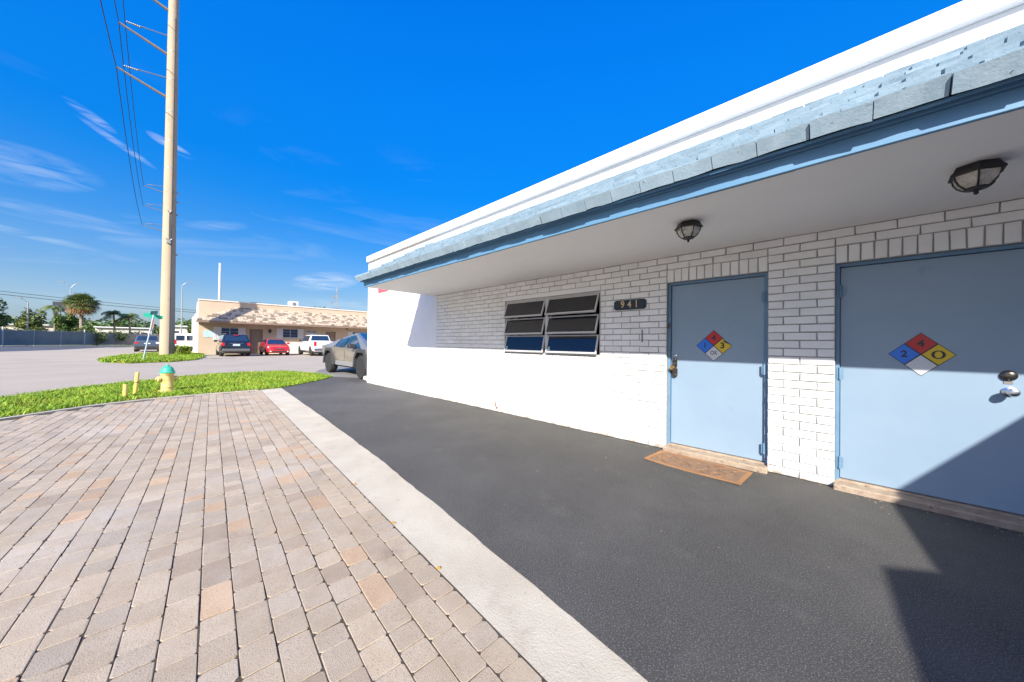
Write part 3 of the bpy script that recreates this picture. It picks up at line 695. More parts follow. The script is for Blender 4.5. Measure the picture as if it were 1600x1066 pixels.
e = empty('house_number_plate', (-1.950, -.006, 1.818), 'small dark plate with gold number 941 on the white brick', 'number plate')
pw, ph, k = .222, .066, .022
MB().prism([(-pw+k, -ph), (pw-k, -ph), (pw-k, -ph+.006), (pw, -ph+k), (pw, ph-k), (pw-k, ph-.006), (pw-k, ph), (-pw+k, ph), (-pw+k, ph-.006), (-pw, ph-k), (-pw, -ph+k), (-pw+k, -ph+.006)], -.010, .002, 'y').build('plate', PLATE, e, bevel=.002)
for i, ch in enumerate('941'): text(ch, .128, GOLD, 'numeral', (-.095+i*.095, -.0125, .0+(.004 if i == 0 else 0)), e, sx=.85, ext=.002, bold=.0022)
for sx_ in (-.185, .185): MB().lathe([(.005, -.0135), (.005, -.009)], (sx_, 0, 0), 10, 'y').build('screw', DKCHR, e)

# doormat: raised border, relief of leaves and scrolls
e = empty('doormat', (-1.04, -.34, .0), 'worn orange rubber doormat with leaf relief in front of the left door', 'doormat', rz=R(-3.5))
e.location = (-1.045, -.365, 0); mw, md = .455, .225
nx, ny = 36, 16; b = MB(); g_ = {}
def mz(x, y): return .006+.014*max(0, abs(x/mw)-.6)**1.5+.004*math.sin(x*7+y*5)
vs_ = [((-1+2*i/nx)*mw, (-1+2*j/ny)*md) for j in range(ny+1) for i in range(nx+1)]
def rc(x, y):
    return x, y
b.add([(x, y, mz(x, y)+.003) for x, y in vs_]+[(x, y, mz(x, y)-.004) for x, y in vs_],
      [(j*(nx+1)+i, j*(nx+1)+i+1, (j+1)*(nx+1)+i+1, (j+1)*(nx+1)+i) for j in range(ny) for i in range(nx)]+
      [tuple(q+(nx+1)*(ny+1) for q in (j*(nx+1)+i, (j+1)*(nx+1)+i, (j+1)*(nx+1)+i+1, j*(nx+1)+i+1)) for j in range(ny) for i in range(nx)]+
      [(i, i+(nx+1)*(ny+1), i+1+(nx+1)*(ny+1), i+1) for i in range(nx)]+[(j*(nx+1)+nx, j*(nx+1)+nx+(nx+1)*(ny+1), (j+1)*(nx+1)+nx+(nx+1)*(ny+1), (j+1)*(nx+1)+nx) for j in range(ny)])
b.build('mat_base', mat('mat_centre', (.19, .125, .085), (.27, .155, .08), 7, .85, .6, 90), e, smooth=True)
b = MB()
for (xa, xb, ya, yb) in ((-mw, mw, -md, -md+.035), (-mw, mw, md-.035, md), (-mw, -mw+.04, -md+.035, md-.035), (mw-.04, mw, -md+.035, md-.035)):
    n_ = 12
    for i in range(n_):
        if xb-xa > yb-ya: p, q, r_, s_ = xa+(xb-xa)*i/n_, xa+(xb-xa)*(i+1)/n_, ya, yb
        else: p, q, r_, s_ = xa, xb, ya+(yb-ya)*i/n_, ya+(yb-ya)*(i+1)/n_
        c_ = [(p, r_), (q, r_), (q, s_), (p, s_)]
        b.hexa([(x, y, mz(x, y)+.0031) for x, y in c_]+[(x, y, mz(x, y)+.0075) for x, y in c_])
b.build('border', MATM, e)
b = MB(); rr = random.Random(5)
for k in range(46):
    x, y = rr.uniform(-mw+.08, mw-.08), rr.uniform(-md+.07, md-.07); a = rr.uniform(0, 6.28); cur = rr.uniform(-9, 9); L_ = rr.uniform(.05, .12); pts = []
    for s_ in range(7):
        if abs(x) > mw-.05 or abs(y) > md-.045: break
        pts.append((x, y, mz(x, y)+.006)); x += math.cos(a)*L_/6; y += math.sin(a)*L_/6; a += cur*L_/6*2.4
    if len(pts) > 3: b.tube(pts, [.0018+.004*math.sin(math.pi*(i+.5)/len(pts)) for i in range(len(pts))], 5)
o = b.build('relief', MATD, e, smooth=True); o['kind'] = 'stuff'

# ------------------------------------------------------------------ hydrant, markers, sign
hy = empty('fire_hydrant', (-11.45, -4.35, .01), 'faded yellow fire hydrant with green bonnet on the grass strip', 'fire hydrant')
hy.rotation_euler = (0, 0, R(20))
MB().lathe([(.165, 0), (.17, .012), (.17, .035), (.155, .045), (.115, .05), (.105, .07), (.105, .13), (.112, .14), (.105, .15), (.105, .40), (.115, .42), (.125, .44), (.125, .47)], n=28).build('barrel', HYY, hy, smooth=True)
MB().lathe([(.140, .470), (.142, .488), (.122, .503), (.114, .54), (.097, .585), (.070, .615), (.036, .635), (.030, .640), (.028, .665), (.020, .672)], n=28).build('bonnet', HYG, hy, smooth=True)
for ax, sgn, rr_, ln in (('y', -1, .048, .17), ('y', 1, .048, .17), ('x', -1, .066, .18), ):
    b = MB(); p = [(rr_, sgn*.08), (rr_, sgn*(ln-.045)), (rr_*1.22, sgn*(ln-.04)), (rr_*1.22, sgn*ln), (rr_*.45, sgn*(ln+.012)), (rr_*.40, sgn*(ln+.035))]
    b.lathe(p, (0, 0, .335), 18, ax).build('hose_cap', HYY, hy, smooth=True)
for k in range(8):
    a = k*math.pi/4; MB().lathe([(.012, .045), (.012, .06)], (.145*math.cos(a), .145*math.sin(a), 0), 6).build('flange_bolt', HYY, hy)
b = MB().tube([(-.17, .0, .28), (-.14, .02, .20), (-.115, .02, .24)], .006, 6); b.build('chain', STEEL, hy)
for (x, y, h, lx, lab) in ((-10.9, -4.97, .30, .0, 'short yellow marker post left of the hydrant, the shorter of two'), (-11.45, -4.86, .52, .055, 'taller leaning yellow marker post beside the hydrant')):
    e = empty('marker_post', (x, y, 0), lab, 'post', 'yellow marker posts by the hydrant')
    MB().lathe([(.034, 0), (.034, h), (.030, h+.006)], n=16).build('pipe', PVCY, e, smooth=True)
    MB().lathe([(.0365, h*.55), (.0365, h*.60)], n=16).build('band', YPAINT if lx == 0 else BROWN, e)
    e.rotation_euler = (R(3)*0, lx*1.4, 0) if lx == 0 else (R(-4), R(3), 0)

e = empty('street_sign', (-29.31, -5.52, 0), 'leaning street sign post with crossed green name blades', 'street sign')
lean = Matrix.Rotation(R(12), 4, fw0) 
e.rotation_euler = lean.to_euler()
MB().tube([(0, 0, 0), (0, 0, 2.95)], .035, 8).build('post', mat('sign_post_blue_grey', (.42, .50, .55), rough=.5), e)
for a, z in ((R(70), 2.72), (R(-18), 2.92)):
    c, s_ = math.cos(a), math.sin(a); b = MB()
    b.hexa([(-.42*c, -.42*s_, z-.11), (.42*c, .42*s_, z-.11), (.42*c+.015*s_, .42*s_-.015*c, z-.11), (-.42*c+.015*s_, -.42*s_-.015*c, z-.11)]+[(-.42*c, -.42*s_, z+.11), (.42*c, .42*s_, z+.11), (.42*c+.015*s_, .42*s_-.015*c, z+.11), (-.42*c+.015*s_, -.42*s_-.015*c, z+.11)])
    b.build('name_blade', SIGNG, e)
n = 8; c, s_ = math.cos(R(10)), math.sin(R(10)); 
pts = [(.36*math.cos(math.pi/8+2*math.pi*k/n), .36*math.sin(math.pi/8+2*math.pi*k/n)) for k in range(n)]
v_ = [(p*c-.05*s_, p*s_+.05*c, 2.18+q) for p, q in pts]+[(p*c-.065*s_, p*s_+.065*c, 2.18+q) for p, q in pts]
MB().add(v_, [tuple(range(n)), tuple(range(n, 2*n))[::-1]]+[(i, (i+1) % n, n+(i+1) % n, n+i) for i in range(n)]).build('octagonal_sign', SIGNBK, e)

# ------------------------------------------------------------------ transmission poles and lines
def big_pole(x, y, label, hb, arms, near):
    e = empty('utility_pole', (x, y, 0), label, 'utility pole', 'concrete transmission poles with side arms')
    MB().lathe([(.42, 0), (.385, 6.4), (.353, 13), (.315, 21.6), (.28, 29), (.24, hb)], n=28).build('shaft', POLEC, e, smooth=True)
    ends = []
    for (y0, z0, y1, z1) in arms:
        MB().tube([(.0, y0, z0), (.0, (y0+y1)/2, (z0+z1)/2), (.0, y1, z1)], [.10, .085, .07] if near else [.06, .05, .04], 8).build('arm', RUSTST, e)
        b = MB(); b.tube([(0, y0+.1, z1+.95-.25), (0, y1+.35, z1+.30)], .035, 6); 
        for k in range(7): 
            t = k/6; b.lathe([(.07, -.02), (.07, .02)], (0, y1+.4+t*.6, z1+.30+t*.05), 8)
        b.build('post_insulator', mat('grey_insulator', (.17, .19, .21), rough=.4), e)
        ends.append((x, y+y1, z1))
    if near:
        for z, r_ in ((14.4, .352), (16.5, .343), (18.8, .333), (21.2, .322), (23.4, .315), (25.8, .302)):
            MB().lathe([(r_, z-.02), (r_, z+.02)], n=24).build('strap_band', STEEL, e)
        MB().tube([(.41, .12, .1), (.375, .12, 6.5), (.345, .12, 13), (.29, .12, 26)], .016, 6).build('ground_wire', WIREM, e)
        b = MB(); b.box((.34, -.14, 8.6), (.50, .10, 8.74)); b.tube([(.42, -.02, 8.7), (.40, -.02, 10.9)], .022, 6); b.tube([(.42, -.18, 8.95), (.42, -.02, 8.75), (.42, .16, 8.95)], .035, 6); b.tube([(.40, -.10, 11.1), (.40, -.02, 10.9), (.40, .08, 11.1)], .03, 6); b.build('line_bracket', STEEL, e)
        for z in (10.9, 11.9, 7.8, 12.6):
            MB().box((-.05, .36, z), (.05, .47, z+.12)).build('step_bolt', STEEL, e)
    return ends
E1 = big_pole(-36.6, -4.62, 'huge tapered concrete utility pole rising from the grass island', 38, [(-.2, 19.8, -2.77, 20.65), (-.2, 23.1, -2.70, 23.9), (-.2, 26.5, -2.65, 27.3)], True)
E2 = big_pole(-75.0, -5.2, 'far concrete utility pole almost hidden behind the near one', 33, [(-.2, 18.2, -2.65, 18.6), (-.2, 21.2, -2.6, 21.6), (-.2, 24.2, -2.6, 24.6)], False)
E2 = E2
def wire(a, b, sag, r, lab, grp='overhead wires', n=26):
    a, b = Vector(a), Vector(b); pts = []
    for i in range(n+1):
        t = i/n; p = a.lerp(b, t); p.z -= sag*4*t*(1-t); pts.append(tuple(p))
    o = MB().tube(pts, r, 5).build('overhead_wire', WIREM); tag(o, lab, 'wire', grp)
wl_ = ['lowest wire fixed to the side arms of the big pole', 'middle wire fixed to the side arms of the big pole', 'top wire fixed to the side arms of the big pole']
for k in range(3):
    a, b = Vector(E1[k]), Vector(E2[k])
    # one run of wire: from the span over our heads, over the arm, to the next pole
    pts = []
    c = Vector((8, a.y+.4, a.z+.6))
    for i in range(24):
        t = i/24; p = c.lerp(a, t); p.z -= 1.6*4*t*(1-t); pts.append(tuple(p))
    for i in range(25):
        t = i/24; p = a.lerp(b, t); p.z -= 1.3*4*t*(1-t); pts.append(tuple(p))
    tag(MB().tube(pts, .026, 5).build('overhead_wire', WIREM), wl_[k], 'wire', 'overhead wires')

wire((-130, -38, 12.1), (-130, 8, 9.5), .5, .055, 'upper of two thin wires crossing behind the fan palm', 'distant overhead wires')
wire((-130, -38, 11.45), (-130, 8, 9.0), .6, .065, 'lower of two thin wires crossing behind the fan palm', 'distant overhead wires')

# ------------------------------------------------------------------ far building (its front faces +x)
sy = lambda y: -4.25+(y+4.25)*.971
FX, FY0, FY1, FH = -40.3, sy(-2.72), 33.0, 4.84
fb = empty('office_building', (FX, FY0, 0), 'single storey tan building with a shake mansard roof across the road', 'building')
def ub(b, name, m, p=None, **k): return under(b.build(name, m, **k), p or fb)
wins = [(-1.56, .53, 1.35, 2.45), (3.31, 5.50, 1.62, 2.52), (5.85, 6.95, 1.62, 2.38), (10.33, 13.3, 1.45, 2.42), (17, 19.2, 1.5, 2.45)]
drs = [(.97, 2.03, .05, 2.38), (7.83, 8.86, .05, 2.36), (15.0, 16.0, .05, 2.36)]
# front wall in pieces round its openings
wins = [(sy(a), sy(b_), c, d) for a, b_, c, d in wins]; drs = [(sy(a), sy(b_), c, d) for a, b_, c, d in drs]
op = sorted(wins+drs); b = MB(); y = FY0
for (a, c, z0, z1) in op:
    b.box((FX-.2, y, -.1), (FX, a, FH)); b.box((FX-.2, a, z1), (FX, c, FH)); 
    if z0 > .1: b.box((FX-.2, a, -.1), (FX, c, z0))
    y = c
b.box((FX-.2, y, -.1), (FX, FY1, FH))
ub(b, 'front_wall', TAN)
b = MB(); b.prism([(FX-.2, -.1), (FX-.2, FH), (FX-3.6, FH-.02), (FX-4.2, FH-.9), (FX-16, FH-.9), (FX-16, -.1)], FY0, FY0+.2, 'y'); ub(b, 'side_wall', TANW)
b = MB(); b.box((FX-16, FY0+.2, -.1), (FX-15.8, FY1, FH-.9)); b.box((FX-15.8, FY0+.2, 3.6), (FX-.2, FY1, 3.7)); b.box((FX-15.8, FY1-.2, -.1), (FX-.2, FY1, FH)); ub(b, 'rear_wall', TANW)
b = MB(); b.box((FX-.26, FY0-.05, FH), (FX+.06, FY1+.05, FH+.10)); ub(b, 'parapet_cap', TANW)
b = MB(); b.box((FX+.001, 2.55, -.05), (FX+.35, FY1, 1.15)); ub(b, 'pale_sunlit_band', TANW)  # sun on the lower front wall, put in as a paler raised strip
# mansard: eave 1.5 m out at z 3.0, meeting the wall at z 4.45, hipped at its left end
ex, ez, wz = FX+1.50, 2.97, 4.36; hy0 = FY0-.15; hy1 = 0.0
b = MB(); b.add([(ex, hy0, ez), (ex, FY1, ez), (FX, FY1, ez), (FX, hy0, ez), (FX+.002, hy1, wz), (FX+.002, FY1, wz)], [(0, 1, 5, 4), (0, 4, 3), (0, 3, 2, 1), (3, 4, 5, 2), (1, 2, 5)])
mans = ub(b, 'mansard_roof', TAN)
items_b = MB(); r_ = random.Random(11); NR = 9
for k in range(NR):
    t0, t1 = k/NR, min(1, (k+1.25)/NR)
    xa, xb_ = ex+(FX-ex)*t0, ex+(FX-ex)*t1; za, zb = ez+(wz-ez)*t0, ez+(wz-ez)*t1
    y = hy0+(hy1-hy0)*t0+.02
    while y < FY1-.3:
        w_ = r_.choice((.22, .3, .38)); sh = r_.choice((1, 1, 1, 1, .95, .88, .62, .5)) if r_.random() < .85 else .42
        th = r_.uniform(.03, .07); d_ = r_.uniform(-.03, .03)
        items_b.hexa([(xa+d_, y, za+.012), (xa+d_, y+w_-.02, za+.012), (xb_, y+w_-.02, zb+.012), (xb_, y, zb+.012), (xa+d_+.02, y, za+th+.02), (xa+d_+.02, y+w_-.02, za+th+.02), (xb_+.01, y+w_-.02, zb+.03), (xb_+.01, y, zb+.03)], (sh, sh*.98, sh*.97))
        y += w_
for k in range(NR):      # hip end, facing -y
    t0, t1 = k/NR, min(1, (k+1.2)/NR)
    xR0, xR1 = ex+(FX-ex)*t0, ex+(FX-ex)*t1; y0_, y1_ = hy0+(hy1-hy0)*t0, hy0+(hy1-hy0)*t1; za, zb = ez+(wz-ez)*t0, ez+(wz-ez)*t1
    x = FX+.02
    while x < xR0-.05:
        w_ = min(.3, xR0-x); x2 = min(x+w_-.02, xR0); sh = r_.choice((.9, 1, 1, .6, .8)); x3 = min(x2, max(xR1, x+.01))
        items_b.hexa([(x, y0_, za+.01), (x2, y0_, za+.01), (x3, y1_, zb+.01), (x, y1_, zb+.01), (x, y0_-.03, za+.06), (x2, y0_-.03, za+.06), (x3, y1_-.02, zb+.04), (x, y1_-.02, zb+.04)], (sh, sh, sh)); x += w_
o = under(items_b.build('roof_shake', SHAKE, tints=True), mans); o['kind'] = 'stuff'
b = MB(); b.box((ex-.03, hy0, ez-.16), (ex+.01, FY1, ez+.0)); b.box((FX, hy0, ez-.16), (ex-.03, hy0+.04, ez)); ub(b, 'eave_board', BROWN)
for k in range(9):      # slanted braces under the mansard
    yy = 1.2+k*2.6; b = MB().tube([(FX+.03, yy, 2.35), (ex-.08, yy, 2.98)], .035, 5); 
for i, (a, c, z0, z1) in enumerate(wins):
    w = under(MB().box((FX-.14, a, z0), (FX-.10, c, z1)).build('window', CARGL), fb)
    f = MB(); T = .06; f.box((FX-.10, a, z0), (FX+.02, a+T, z1)); f.box((FX-.10, c-T, z0), (FX+.02, c, z1)); f.box((FX-.10, a+T, z0), (FX+.02, c-T, z0+T)); f.box((FX-.10, a+T, z1-T), (FX+.02, c-T, z1)); f.box((FX-.10, (a+c)/2-.03, z0+T), (FX-.02, (a+c)/2+.03, z1-T))
    for q in (1, 2): f.box((FX-.10, a+T, z0+(z1-z0)*q/3-.015), (FX-.06, c-T, z0+(z1-z0)*q/3+.015))
    under(f.build('window_frame', mat('bluegrey_window_frame', (.34, .38, .46), rough=.5)), w)
    if i != 2:
        for (s0, s1) in ((a-.12, a+.42), (c-.42, c+.12)):
            s_ = MB(); s_.box((FX+.022, s0, z0-.05), (FX+.045, s1, z1+.04))
            n_ = 5
            for q in range(n_): s_.box((FX+.046, s0+(s1-s0)*q/n_+.02, z0-.05), (FX+.08, s0+(s1-s0)*(q+.55)/n_+.02, z1+.04))
            under(s_.build('shutter', SHUT), w)
    else:
        s_ = MB()
        for q in range(6): s_.box((FX-.058, a+.08+q*.165, z0+.25), (FX-.05, a+.19+q*.165, z0+.62))
        under(s_.build('window_poster', SHUT), w)
for (a, c, z0, z1) in drs:
    d = under(MB().box((FX-.12, a+.05, z0), (FX-.07, c-.05, z1-.05)).build('door', BROWN), fb)
    f = MB(); f.box((FX-.12, a, z0), (FX+.015, a+.05, z1)); f.box((FX-.12, c-.05, z0), (FX+.015, c, z1)); f.box((FX-.12, a+.05, z1-.05), (FX+.015, c-.05, z1)); under(f.build('door_frame', BROWN), d)
    under(MB().lathe([(.03, FX-.07), (.03, FX-.01)], (0, a+.13, 1.05), 10, 'x').build('handle', STEEL), d)
b = MB(); b.box((FX+.002, 2.30, 2.2), (FX+.14, 2.52, 2.4)); b.lathe([(.07, 2.05), (.10, 2.2)], (FX+.1, 2.41, 0), 10); ub(b, 'wall_lantern', BLACKM)
ub(MB().box((FX+.002, 9.6, 2.65), (FX+.12, 9.8, 2.8)), 'alarm_box', BROWN)
for k, (u_, v_) in enumerate(((4.26, 5.03),)):
    e = empty('air_conditioner', (FX-.9, 4.65, FH+.1-1.2), 'white air conditioning unit on the roof of the tan building', 'air conditioner')
    e.location = (FX-1.2, 4.62, 3.7); MB().box((-.42, -.42, .0), (.42, .42, 1.80)).build('cabinet', ACM, e, bevel=.03)
    MB().lathe([(.17, .422), (.17, .45), (.05, .46)], (0, 0, 1.52), 20, 'x').build('fan_grille', DRIM, e)
    MB().box((.425, -.4, 1.26), (.44, .4, 1.29)).build('panel_seam', DRIM, e)
ub(MB().box((FX-.9, .9, 3.7), (FX-.3, 1.7, FH+.18)), 'roof_vent', DRIM)
tag(MB().box((FX+.003, -2.42, 1.55), (FX+.03, -1.78, 2.15)).build('wall_sign', mat('pale_blue_sign', (.55, .68, .74), (.30, .55, .55), 9, .5)), 'small pale blue sign at the left corner of the tan building', 'sign')

# roof mast with gear and thin white pole, both behind the tan building
e = empty('radio_mast', (-60, 14.85, 0), 'lattice mast with dishes behind the tan building', 'mast')
b = MB()
for sx_, sy_ in ((-.15, -.15), (.15, -.15), (0, .17)): b.tube([(sx_, sy_, 0), (sx_*.5, sy_*.5, 10.4)], .035, 5)
for k in range(20): b.tube([(-.15+.07*(k/20), -.15+.07*(k/20), 5+k*.27), (.15-.07*(k/20), -.15+.07*(k/20), 5.27+k*.27)], .018, 4)
b.build('lattice', STEEL, e)
for dy, z, r_ in ((-.55, 8.7, .26), (-.75, 7.8, .22), (.45, 8.9, .10)):
    MB().lathe([(.03, 0), (r_, .10), (r_, .14)], (.0, dy, z), 12, 'x').build('dish', STEEL, e)
b = MB()
for (y0, z0, y1, z1) in ((-.9, 7.0, .7, 6.8), (-.9, 7.6, -.9, 7.0), (0, 9.7, .5, 9.7), (0, 9.3, -.8, 9.4)): b.tube([(0, y0, z0), (0, y1, z1)], .03, 5)
b.build('bracket', STEEL, e)
tag(MB().tube([(-60, 0, 0), (-60, 0, 11.8)], [.17, .13], 8).build('flag_pole', mat('pale_pole', (.56, .56, .55), rough=.6)), 'plain pale grey pole standing behind the tan building', 'pole')

# ------------------------------------------------------------------ vehicles
def wheel(e, x, y, r, w, rim, side):
    t = MB(); t.lathe([(r*.66, -w/2), (r*.93, -w/2), (r, -w*.36), (r, w*.36), (r*.93, w/2), (r*.66, w/2)], n=24, axis='y'); 
    wh = t.build('wheel', TYRE, e, smooth=True); wh.location = (x, y, r)
    b = MB(); yo = side*w*.42
    b.lathe([(r*.66, side*w*.2), (r*.67, yo), (r*.60, yo), (r*.58, side*w*.25)], n=24, axis='y')
    for k in range(6):
        a = k*math.pi/3; c, s_ = math.cos(a), math.sin(a); q = r*.06
        b.hexa([(c*r*.1-s_*q, side*w*.26, s_*r*.1+c*q), (c*r*.62-s_*q, side*w*.26, s_*r*.62+c*q), (c*r*.62+s_*q, side*w*.26, s_*r*.62-c*q), (c*r*.1+s_*q, side*w*.26, s_*r*.1-c*q)]+[(c*r*.1-s_*q, yo, s_*r*.1+c*q), (c*r*.62-s_*q, yo, s_*r*.62+c*q), (c*r*.62+s_*q, yo, s_*r*.62-c*q), (c*r*.1+s_*q, yo, s_*r*.1-c*q)])
    b.lathe([(r*.16, side*w*.2), (r*.14, yo)], n=12, axis='y')
    b.build('rim', rim, wh)
    return wh
def face_panel(name, m, parent, c, s0, s1, t0, t1, th=.012, poly=None):
    """a thin panel on the bilinear face c = (bottom-left, bottom-right, top-right, top-left)"""
    c = [Vector(p) for p in c]; nrm_ = (c[1]-c[0]).cross(c[3]-c[0]).normalized()
    P = lambda s_, t_: (c[0].lerp(c[1], s_)).lerp(c[3].lerp(c[2], s_), t_)
    uvp = poly or [(s0, t0), (s1, t0), (s1, t1), (s0, t1)]
    a = [P(*q)-nrm_*.004 for q in uvp]; b_ = [P(*q)+nrm_*th for q in uvp]; n = len(a)
    mb = MB(); mb.add([tuple(v) for v in a+b_], [tuple(range(n))[::-1], tuple(range(n, 2*n))]+[(i, (i+1) % n, n+(i+1) % n, n+i) for i in range(n)])
    return mb.build(name, m, parent)
def car(name, label, cat, loc, rz, paint, st, cab, wheels, rim, front=True, plate=True, bumper=None, tail='mid', grille=True):
    e = empty(name, loc, label, cat, rz=rz)
    mb = MB(); secs = []
    for (x, zb, zs, zt, w) in st:
        h = [(w*.84, zb), (w*.96, zb+.10), (w, (zb+zs)/2), (w*.985, zs), (w*.90, zt-.015), (w*.60, zt+.012)]
        secs.append([(x, y, z) for y, z in h]+[(x, -y, z) for y, z in h[::-1]])
    n = 12; vs_ = [p for s_ in secs for p in s_]; fs = [tuple(range(n)), tuple(range((len(secs)-1)*n, len(secs)*n))[::-1]]
    for i in range(len(secs)-1): fs += [(i*n+k, (i+1)*n+k, (i+1)*n+(k+1) % n, i*n+(k+1) % n) for k in range(n)]
    mb.add(vs_, fs); body = mb.build('body', paint, e, smooth=True)
    wr, ww = wheels['r'], wheels['w']; hw = max(s_[4] for s_ in st)
    cut = MB()
    for x in wheels['x']: cut.lathe([(wr*1.14, -hw-1), (wr*1.14, hw+1)], (x, 0, wr*1.02), 24, 'y')
    co = cut.build('cut', paint); mod = body.modifiers.new('b', 'BOOLEAN'); mod.operation = 'DIFFERENCE'; mod.object = co; mod.solver = 'EXACT'; co.matrix_world = Matrix.Translation(loc) @ Matrix.Rotation(rz, 4, 'Z')
    dg = bpy.context.evaluated_depsgraph_get(); dg.update(); me = bpy.data.meshes.new_from_object(body.evaluated_get(dg)); body.modifiers.clear(); body.data = me; bpy.data.objects.remove(co)
    MB().box((min(s_[0] for s_ in st)+.25, -hw*.80, .22), (max(s_[0] for s_ in st)-.25, hw*.80, wr*2.2)).build('underbody', TRIMB, e)
    b0, r0, r1, b1, zb, zr, wb, wrf = cab
    C = [(b1, -wb, zb), (b0, -wb, zb), (b0, wb, zb), (b1, wb, zb), (r1, -wrf, zr), (r0, -wrf, zr), (r0, wrf, zr), (r1, wrf, zr)]
    MB().hexa(C).build('cabin', paint, e, bevel=.05, smooth=True, segs=3)
    face_panel('windshield', CARGL, e, (C[1], C[2], C[6], C[5]), .05, .95, .08, .90)
    face_panel('rear_window', CARGL, e, (C[3], C[0], C[4], C[7]), .07, .93, .20 if tail != 'truck' else .12, .88)
    ns = wheels.get('panes', 2); sp = [.04+(.92)*k/ns for k in range(ns+1)]
    for side, f in ((-1, (C[0], C[1], C[5], C[4])), (1, (C[2], C[3], C[7], C[6]))):
        for k in range(ns): face_panel('side_window', CARGL, e, f, sp[k]+.012, sp[k+1]-.012, .10, .86)
        wy = side*(wb+.02); mxp = b0-.42
        MB().prism([(mxp, zb+.03), (mxp+.10, zb+.05), (mxp+.10, zb+.20), (mxp, zb+.20)], wy+side*.02, wy+side*.22, 'y').build('mirror', wheels.get('mirror', TRIMB), e, bevel=.015)
        for xh in wheels.get('handles', (.1, -.8)):
            MB().box((xh-.08, side*hw-.01, zb-.12), (xh+.08, side*hw+.015*1, zb-.09)).build('door_handle', wheels.get('mirror', TRIMB), e)
    for x in wheels['x']:
        for side in (-1, 1): wheel(e, x, side*(hw-ww/2-.02), wr, ww, rim, side)
    return e, body
BLACKP = mat('black_car_paint', (.010, .012, .016), rough=.16, coat=1, spec=.6); REDP = mat('red_car_paint', (.50, .012, .02), rough=.2, coat=1)
WHITEP = mat('silver_white_car_paint', (.66, .66, .67), rough=.25, coat=.8); BLUEP = mat('slate_blue_car_paint', (.055, .08, .12), rough=.2, coat=1); VANP = mat('white_van_paint', (.72, .72, .72), rough=.3, coat=.5)
# black SUV, nose to the building
e, _ = car('sport_utility_vehicle', 'black sport utility vehicle parked nose in at the tan building, tail towards us', 'car', (-36.35, -.78, 0), math.pi, BLACKP,
    [(2.35, .38, .72, .80, .70), (2.22, .30, .78, .98, .90), (1.5, .26, .82, 1.10, .95), (.9, .26, .84, 1.14, .96), (-2.0, .26, .84, 1.14, .96), (-2.30, .34, .82, 1.12, .94), (-2.38, .40, .80, 1.0, .90)],
    (1.15, .45, -1.95, -2.30, 1.10, 1.74, .90, .70), dict(x=(1.45, -1.45), r=.385, w=.25, panes=3), RIM)
MB().box((-2.46, -.86, .42), (-2.30, .86, .62)).build('rear_bumper', mat('silver_bumper', (.16, .165, .17), rough=.35, metal=.4), e, bevel=.03)
for s_ in (-1, 1): MB().box((-2.395, s_*.79-.085, .84), (-2.28, s_*.79+.095, 1.08)).build('tail_light', LTRED, e, bevel=.02)
MB().box((-2.405, -.22, .84), (-2.39, .22, .99)).build('licence_plate', PLT, e); MB().box((-2.41, -.42, 1.03), (-2.37, .42, 1.06)).build('chrome_strip', CHROME, e)
MB().box((-2.12, -.16, 1.68), (-2.06, .16, 1.72)).build('brake_light', LTRED, e)
for s_ in (-1, 1): MB().tube([(.3, s_*.62, 1.76), (.2, s_*.62, 1.81), (-1.8, s_*.62, 1.81), (-1.9, s_*.62, 1.76)], .02, 6).build('roof_rail', RIM, e)
# red car, reversed in
e, _ = car('hatchback_car', 'small red car reversed in between the black vehicle and the silver pickup', 'car', (-36.75, 2.18, 0), 0, REDP,
    [(2.16, .34, .52, .60, .62), (2.05, .24, .60, .76, .80), (1.7, .20, .66, .86, .87), (1.0, .20, .70, .98, .88), (-1.6, .20, .74, 1.0, .88), (-2.05, .26, .72, .98, .84), (-2.12, .34, .62, .9, .74)],
    (1.10, .25, -1.1, -1.95, .95, 1.44, .80, .56), dict(x=(1.30, -1.30), r=.32, w=.21, panes=2, mirror=REDP), RIM)
for s_ in (-1, 1):
    MB().add([(2.02, s_*.80, .66), (2.10, s_*.52, .62), (2.08, s_*.50, .72), (1.86, s_*.82, .80), (1.9, s_*.70, .70)], [(0, 1, 2, 3), (0, 4, 1), (0, 3, 4), (1, 4, 2), (2, 4, 3)]).build('headlight', LTCLR, e)
    MB().lathe([(.06, 2.10), (.05, 2.17)], (0, s_*.62, .36), 12, 'x').build('fog_light', LTCLR, e)
MB().box((2.08, -.42, .50), (2.165, .42, .60)).build('grille', TRIMB, e, bevel=.01); MB().box((2.10, -.52, .30), (2.19, .52, .40)).build('lower_intake', TRIMB, e, bevel=.02)
MB().box((2.17, -.10, .60), (2.18, .10, .66)).build('badge', CHROME, e)
# silver pickup
e, _ = car('pickup_truck', 'silver white pickup truck parked nose in, right of the red car', 'pickup truck', (-34.75, 5.1, 0), math.pi, WHITEP,
    [(2.85, .45, .85, .95, .75), (2.75, .38, .95, 1.15, .93), (1.9, .35, .98, 1.22, .98), (1.0, .35, .98, 1.25, .99), (-2.75, .35, .98, 1.27, .99), (-2.85, .42, .96, 1.25, .96)],
    (1.45, .75, -.95, -1.12, 1.22, 1.86, .93, .72), dict(x=(1.85, -1.75), r=.40, w=.27, panes=2), RIM)
for s_ in (-1, 1): MB().box((-2.90, s_*.88-.09, .88), (-2.80, s_*.88+.09, 1.24)).build('tail_light', LTRED, e, bevel=.02)
MB().box((-3.0, -.95, .48), (-2.84, .95, .66)).build('rear_bumper', CHROME, e, bevel=.02); MB().box((-2.885, -.76, .72), (-2.86, .76, 1.22)).build('tailgate', WHITEP, e, bevel=.01)
MB().box((-3.01, -.16, .50), (-3.0, .16, .62)).build('licence_plate', PLT, e)
